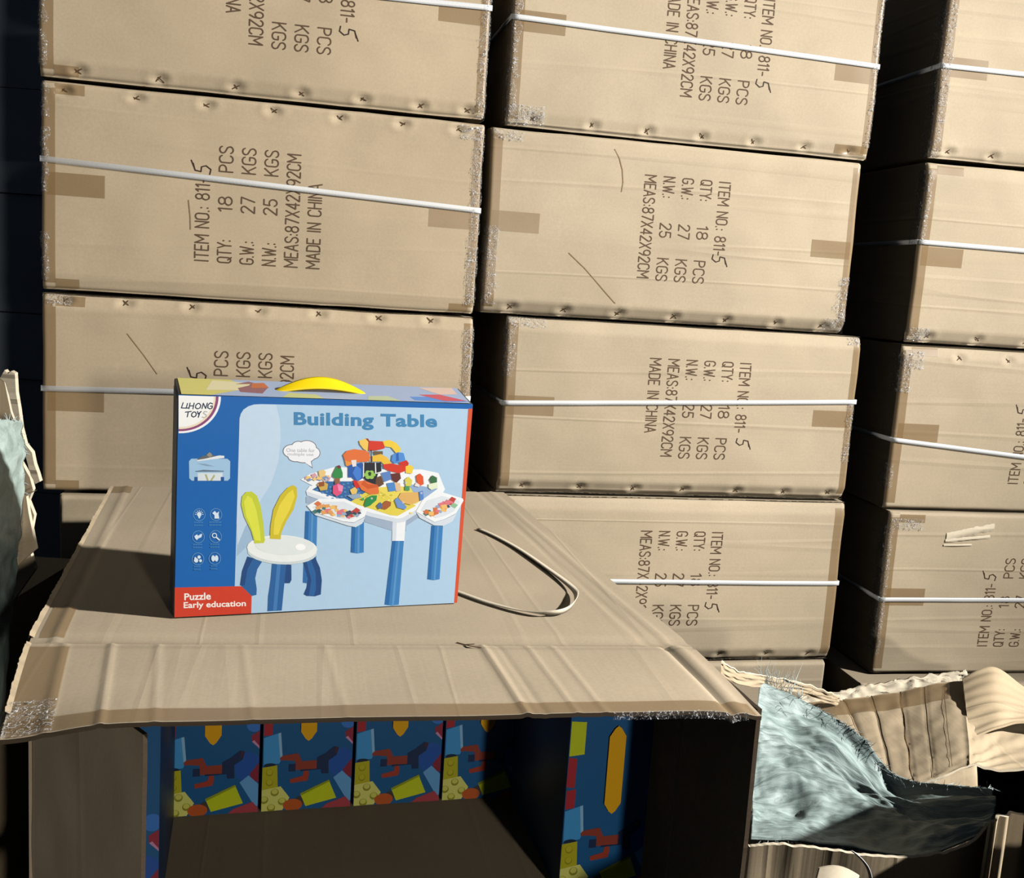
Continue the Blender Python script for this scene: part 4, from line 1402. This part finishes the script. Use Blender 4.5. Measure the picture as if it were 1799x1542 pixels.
# crate with its curved front wall; sack inside
cb = empty('cut_open_carton', (.6, 1.5, 0), 0, 'carton cut open at the top, holding the torn woven sack', 'carton')
CBI = Matrix.LocRotScale(cb.location, cb.rotation_euler, None).inverted()
edge = [at(1316, 1487, 1.42), at(1360, 1484, 1.42), at(1430, 1490, 1.42), at(1500, 1499, 1.42), at(1580, 1508, 1.42), at(1660, 1498, 1.43), at(1712, 1478, 1.45), at(1738, 1448, 1.47)]
v, f, s0 = slab(lambda s, t: CBI @ (cat(edge, s) * (1 - t) + Vector((cat(edge, s).x, cat(edge, s).y + .01, .001)) * t + Vector((0, .004 * noise.noise((s * 6, t * 4, 2)), .003 * noise.noise((s * 30, 0, 1)) * (1 - t)))),
                lambda s, t: (0, -1, 0), 90, 20, .007)
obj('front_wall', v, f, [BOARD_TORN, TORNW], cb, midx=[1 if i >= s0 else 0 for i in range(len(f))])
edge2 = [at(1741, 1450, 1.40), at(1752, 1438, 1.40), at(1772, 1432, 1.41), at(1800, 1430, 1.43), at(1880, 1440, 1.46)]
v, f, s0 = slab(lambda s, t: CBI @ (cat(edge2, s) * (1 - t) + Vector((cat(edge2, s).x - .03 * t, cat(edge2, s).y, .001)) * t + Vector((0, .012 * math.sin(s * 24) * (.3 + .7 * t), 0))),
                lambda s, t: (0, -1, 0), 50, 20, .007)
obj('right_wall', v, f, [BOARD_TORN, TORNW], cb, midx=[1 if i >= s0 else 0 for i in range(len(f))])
rf0, rf1 = Vector((.815, 1.40, 0)), Vector((.925, 1.62, 0))  # unseen flap, added to throw shade across the sack
v, f, s0 = slab(lambda s, t: CBI @ (rf0 * (1 - s) + rf1 * s + Vector((.012 * math.sin(5 * t), 0, .12 + (HC - .57 - .10 * s - .12) * t))), lambda s, t: (1, -.4, 0), 16, 16, .007)
obj('shade_flap', v, f, BOARD_TORN, cb)
SN = 90
ctrl = [[at(1334, 1208, 1.90), at(1390, 1232, 1.90), at(1450, 1262, 1.88), at(1515, 1312, 1.82), at(1570, 1372, 1.76), at(1640, 1392, 1.70), at(1742, 1400, 1.64)],
        [at(1328, 1270, 1.80), at(1385, 1285, 1.80), at(1450, 1312, 1.78), at(1520, 1356, 1.74), at(1580, 1402, 1.69), at(1650, 1412, 1.64), at(1748, 1422, 1.60)],
        [at(1324, 1340, 1.74), at(1385, 1345, 1.75), at(1450, 1368, 1.73), at(1520, 1402, 1.70), at(1590, 1426, 1.65), at(1655, 1432, 1.60), at(1745, 1438, 1.56)],
        [at(1322, 1420, 1.60), at(1385, 1420, 1.62), at(1450, 1428, 1.62), at(1520, 1440, 1.61), at(1590, 1450, 1.58), at(1655, 1455, 1.54), at(1742, 1452, 1.52)],
        [at(1318, 1478, 1.46), at(1385, 1478, 1.46), at(1450, 1484, 1.46), at(1520, 1494, 1.46), at(1590, 1500, 1.46), at(1655, 1490, 1.47), at(1735, 1462, 1.49)]]


def crumple(s, t, p):
    p = p.copy()
    k = min(1, 6 * t * (1 - t) + .25)
    p.z += k * (.030 * noise.noise((s * 2.2 + t * 1.5, t * 4 - s * 2, 1)) + .014 * noise.noise((s * 5 + t * 3, t * 9 - s * 4, 6)) + .006 * noise.noise((s * 13, t * 24, 3)) + .0022 * noise.noise((s * 30, t * 50, 3)))
    p.z += .016 * math.exp(-((t - .02) / .05) ** 2)
    return p


fk = spline_surf(ctrl, 0, 0, crumple)
nu, nv = 110, 90
v, f, s0 = slab(fk, lambda s, t: (0, 0, 1), nu, nv, .003)
sk = empty('woven_sack', fk(.5, .5) - Vector((0, 0, .1)), 0, 'torn grey green woven plastic sack with frayed edges in the cut open carton', 'sack')
off = sk.location.copy()
o = obj('cloth', [p - off for p in v], f, SACK, sk, smooth=True)
uv_grid(o, nu, nv)
rnd = random.Random(11)
V, F = [], []


def threads(fun, n, t0, t1, lmin, lmax, dirv, spread):
    for i in range(n):
        s, t = rnd.uniform(0, 1), 0
        p = fun(t0 + (t1 - t0) * s)
        l = rnd.uniform(lmin, lmax)
        d = (Vector(dirv) + Vector((rnd.uniform(-1, 1), rnd.uniform(-1, 1), rnd.uniform(-.6, .6))) * spread).normalized()
        b = Vector((rnd.uniform(-1, 1), rnd.uniform(-1, 1), rnd.uniform(-1, .3))) * l * .35
        tv, tf_ = tube([p - off, p + d * l * .5 + b * .4 - off, p + d * l + b - off], [.0005, .0004, .0002], 4)
        o_ = len(V)
        V.extend(tv); F.extend(tuple(k + o_ for k in q_) for q_ in tf_)


threads(lambda s: fk(s, .01), 60, 0, .22, .02, .06, (.1, .1, 1), .5)
threads(lambda s: fk(s, .02), 160, .2, 1.0, .005, .016, (.5, -.5, .25), .8)
threads(lambda s: fk(s, .98), 260, .05, .95, .008, .022, (.1, -.6, -.6), .7)
threads(lambda s: fk(s, rnd.uniform(.02, .10)), 70, .1, .98, .008, .022, (.4, -.6, .1), .5)
o = obj('frayed_threads', V, F, SACKT, sk)
o['kind'] = 'stuff'
Carton('fore', .40, .80, -1.344, .60, .622, 0, d=.40, seed=41, label='unseen carton added to shade the cut open carton wall, under the small torn scrap', group='floor cartons')  # out of view; added to keep the front lamp off the crate wall
# scraps by the crate wall
v, f, s0 = slab(lambda s, t: at(1440 + 70 * s - 10 * t, 1525 + 14 * s + 40 * t - 10 * math.sin(3 * s), 1.20 - .02 * t), lambda s, t: (0, -1, .3), 8, 8, .005)
tag(obj('cardboard_scrap', v, f, TORNW, None), 'small pale scrap of torn cardboard at the bottom edge, in front of cut open carton', 'cardboard')
sp = [at(1497, 1495, 1.395), at(1512, 1508, 1.39), at(1524, 1524, 1.385), at(1530, 1545, 1.38), at(1532, 1580, 1.375)]
V, F = grid(lambda s, t: cat(sp, s) + Vector((.004 * (t - .5), -.003 * (t - .5), .001)), 24, 2)
o = obj('strap_end', V, F, STRAP, None, smooth=True)
o.modifiers.new('thick', 'SOLIDIFY').thickness = .001
tag(o, 'short end of white strap hanging over the cut open carton wall', 'strap')
# long torn flap edge that arches behind the open carton's right flap
ar = [at(1268, 1160, 1.70), at(1300, 1178, 1.78), at(1345, 1186, 1.9), at(1400, 1196, 2.02), at(1452, 1213, 2.12), at(1475, 1222, 2.18)]
v, f, s0 = slab(lambda s, t: cat(ar, s) * (1 - t) + (cat(ar, s) + Vector((.004, .01, -.028))) * t + Vector((0, .005 * noise.noise((s * 12, t * 5, 2)), .004 * noise.noise((s * 24, 0, 3)) * (1 - t))), lambda s, t: (.3, .9, 0), 60, 14, .006)
obj('bent_flap', [CCI @ Vector(p) for p in v], f, [BOARD_TORN, TORNW], cc, midx=[1 if i >= s0 else 0 for i in range(len(f))])

# ------------------------------------------------------------------ left: torn carton with a sack over it
tc_ = empty('torn_carton', (-1.0, 1.75, 0), .2, 'torn open carton with ragged flaps at the left edge', 'carton')
TCI = Matrix.LocRotScale(tc_.location, tc_.rotation_euler, None).inverted()
v, f = box_vf(-1.35, -.855, 1.62, 2.0, 0, HC - .60)
v = [TCI @ Vector(p) for p in v]
obj('body', v, f, BOARD_TORN, tc_)


def sheet(name, pts_px, Y, parent, inv, mat, t=.006, edge_mat=None, jit=.002, curve=0):
    """solid sheet with a traced outline, given its own distance and thickness"""
    P = [at(x, y, Y + curve * math.sin((y - 600) / 90)) for x, y in pts_px]
    n = len(P)
    V = [inv @ p for p in P] + [inv @ (p + Vector((.001, t, .001))) for p in P]
    F = []
    for tri in tessellate_polygon([[Vector((x, y, 0)) for x, y in pts_px]]):
        F.append(tuple(tri)); F.append(tuple(n + i for i in reversed(tri)))
    m = [0] * len(F)
    for i in range(n):
        F.append((i, (i + 1) % n, n + (i + 1) % n, n + i)); m.append(1)
    return obj(name, V, F, [mat, edge_mat or mat], parent, midx=m)


sheet('flap', [(-40, 640), (-8, 668), (2, 662), (8, 672), (14, 700), (19, 724), (27, 745), (30, 800), (52, 838), (58, 860), (50, 880), (60, 905), (50, 960), (62, 1000), (20, 1060), (-40, 1100)], 1.66, tc_, TCI, BOARD_TORN, .007, TORNW)
sheet('torn_strip', [(0, 664), (8, 650), (14, 657), (19, 652), (26, 656), (28, 690), (33, 720), (37, 752), (44, 780), (56, 795), (60, 815), (66, 832), (70, 846), (62, 850), (54, 835), (46, 805), (40, 775), (32, 748), (22, 722), (16, 695), (9, 672)], 1.63, tc_, TCI, TORNW, .008, TORNW)
sheet('side_panel', [(40, 870), (62, 862), (46, 872), (50, 900), (63, 965), (40, 985), (22, 1002), (-20, 1040), (-20, 900)], 1.60, tc_, TCI, BOARD_TORN, .006, TORNW)
ctrl = [[at(-60, 742, 1.36), at(-10, 738, 1.43), at(20, 738, 1.50), at(38, 742, 1.58)],
        [at(-60, 820, 1.33), at(-10, 815, 1.40), at(22, 815, 1.49), at(41, 812, 1.57)],
        [at(-60, 920, 1.32), at(-10, 915, 1.38), at(20, 910, 1.47), at(39, 905, 1.56)],
        [at(-60, 1010, 1.32), at(-10, 1010, 1.38), at(12, 1005, 1.46), at(27, 1000, 1.55)],
        [at(-60, 1120, 1.32), at(-15, 1130, 1.38), at(5, 1125, 1.45), at(18, 1110, 1.54)],
        [at(-70, 1300, 1.32), at(-25, 1310, 1.38), at(-5, 1290, 1.45), at(4, 1250, 1.53)]]
fq = spline_surf(ctrl, 0, 0, lambda s, t, p: p + Vector((.004 * noise.noise((t * 22, s * 3, 1)), -.012 * noise.noise((s * 5, t * 9, 2)) - .004 * noise.noise((s * 14, t * 22, 4)), 0)))
sk2 = empty('woven_sack', fq(.5, .9), 0, 'grey green woven sack draped over the torn carton at the left edge', 'sack')
off2 = sk2.location.copy()
nu, nv = 40, 80
v, f, s0 = slab(lambda s, t: fq(s, t) - off2, lambda s, t: (0, -1, 0), nu, nv, .003)
o = obj('cloth', v, f, woven('pale_green_woven_plastic', (140, 158, 150), (184, 202, 194), (5, 12, 1)), sk2, smooth=True)
uv_grid(o, nu, nv)
off = off2
V, F = [], []
threads(lambda s: fq(s, .005), 40, 0, 1, .004, .014, (.2, -.3, .6), .8)
threads(lambda s: fq(.99, s), 24, .05, .6, .003, .010, (1, -.2, -.2), .6)
o = obj('frayed_threads', V, F, SACKT, sk2); o['kind'] = 'stuff'

# ------------------------------------------------------------------ room shell
v, f = box_vf(-3.2, 4.2, -3.2, 4.6, -.1, 0)
tag(obj('floor', v, f, concrete('concrete_floor', (44, 42, 40), (66, 64, 60))), kind='structure')
DARK = concrete('dark_blue_sheeting', (128, 140, 156), (146, 158, 174), 3)
parts = []
zz = 0
for k, hgt in enumerate((.45, .43, .245, .43, .37, .43, .43, .43, .3)):      # boarding with open joints
    parts.append(box_vf(-3.2, 4.2, 3.80 + .01 * (k % 2), 3.90, zz + .004, zz + hgt))
    zz += hgt
V, F = merge(*parts)
tag(obj('wall_back', V, F, DARK), kind='structure')
v, f = box_vf(-3.3, -3.2, -3.2, 3.65, 0, 3.5)
tag(obj('wall_left', v, f, DARK), kind='structure')
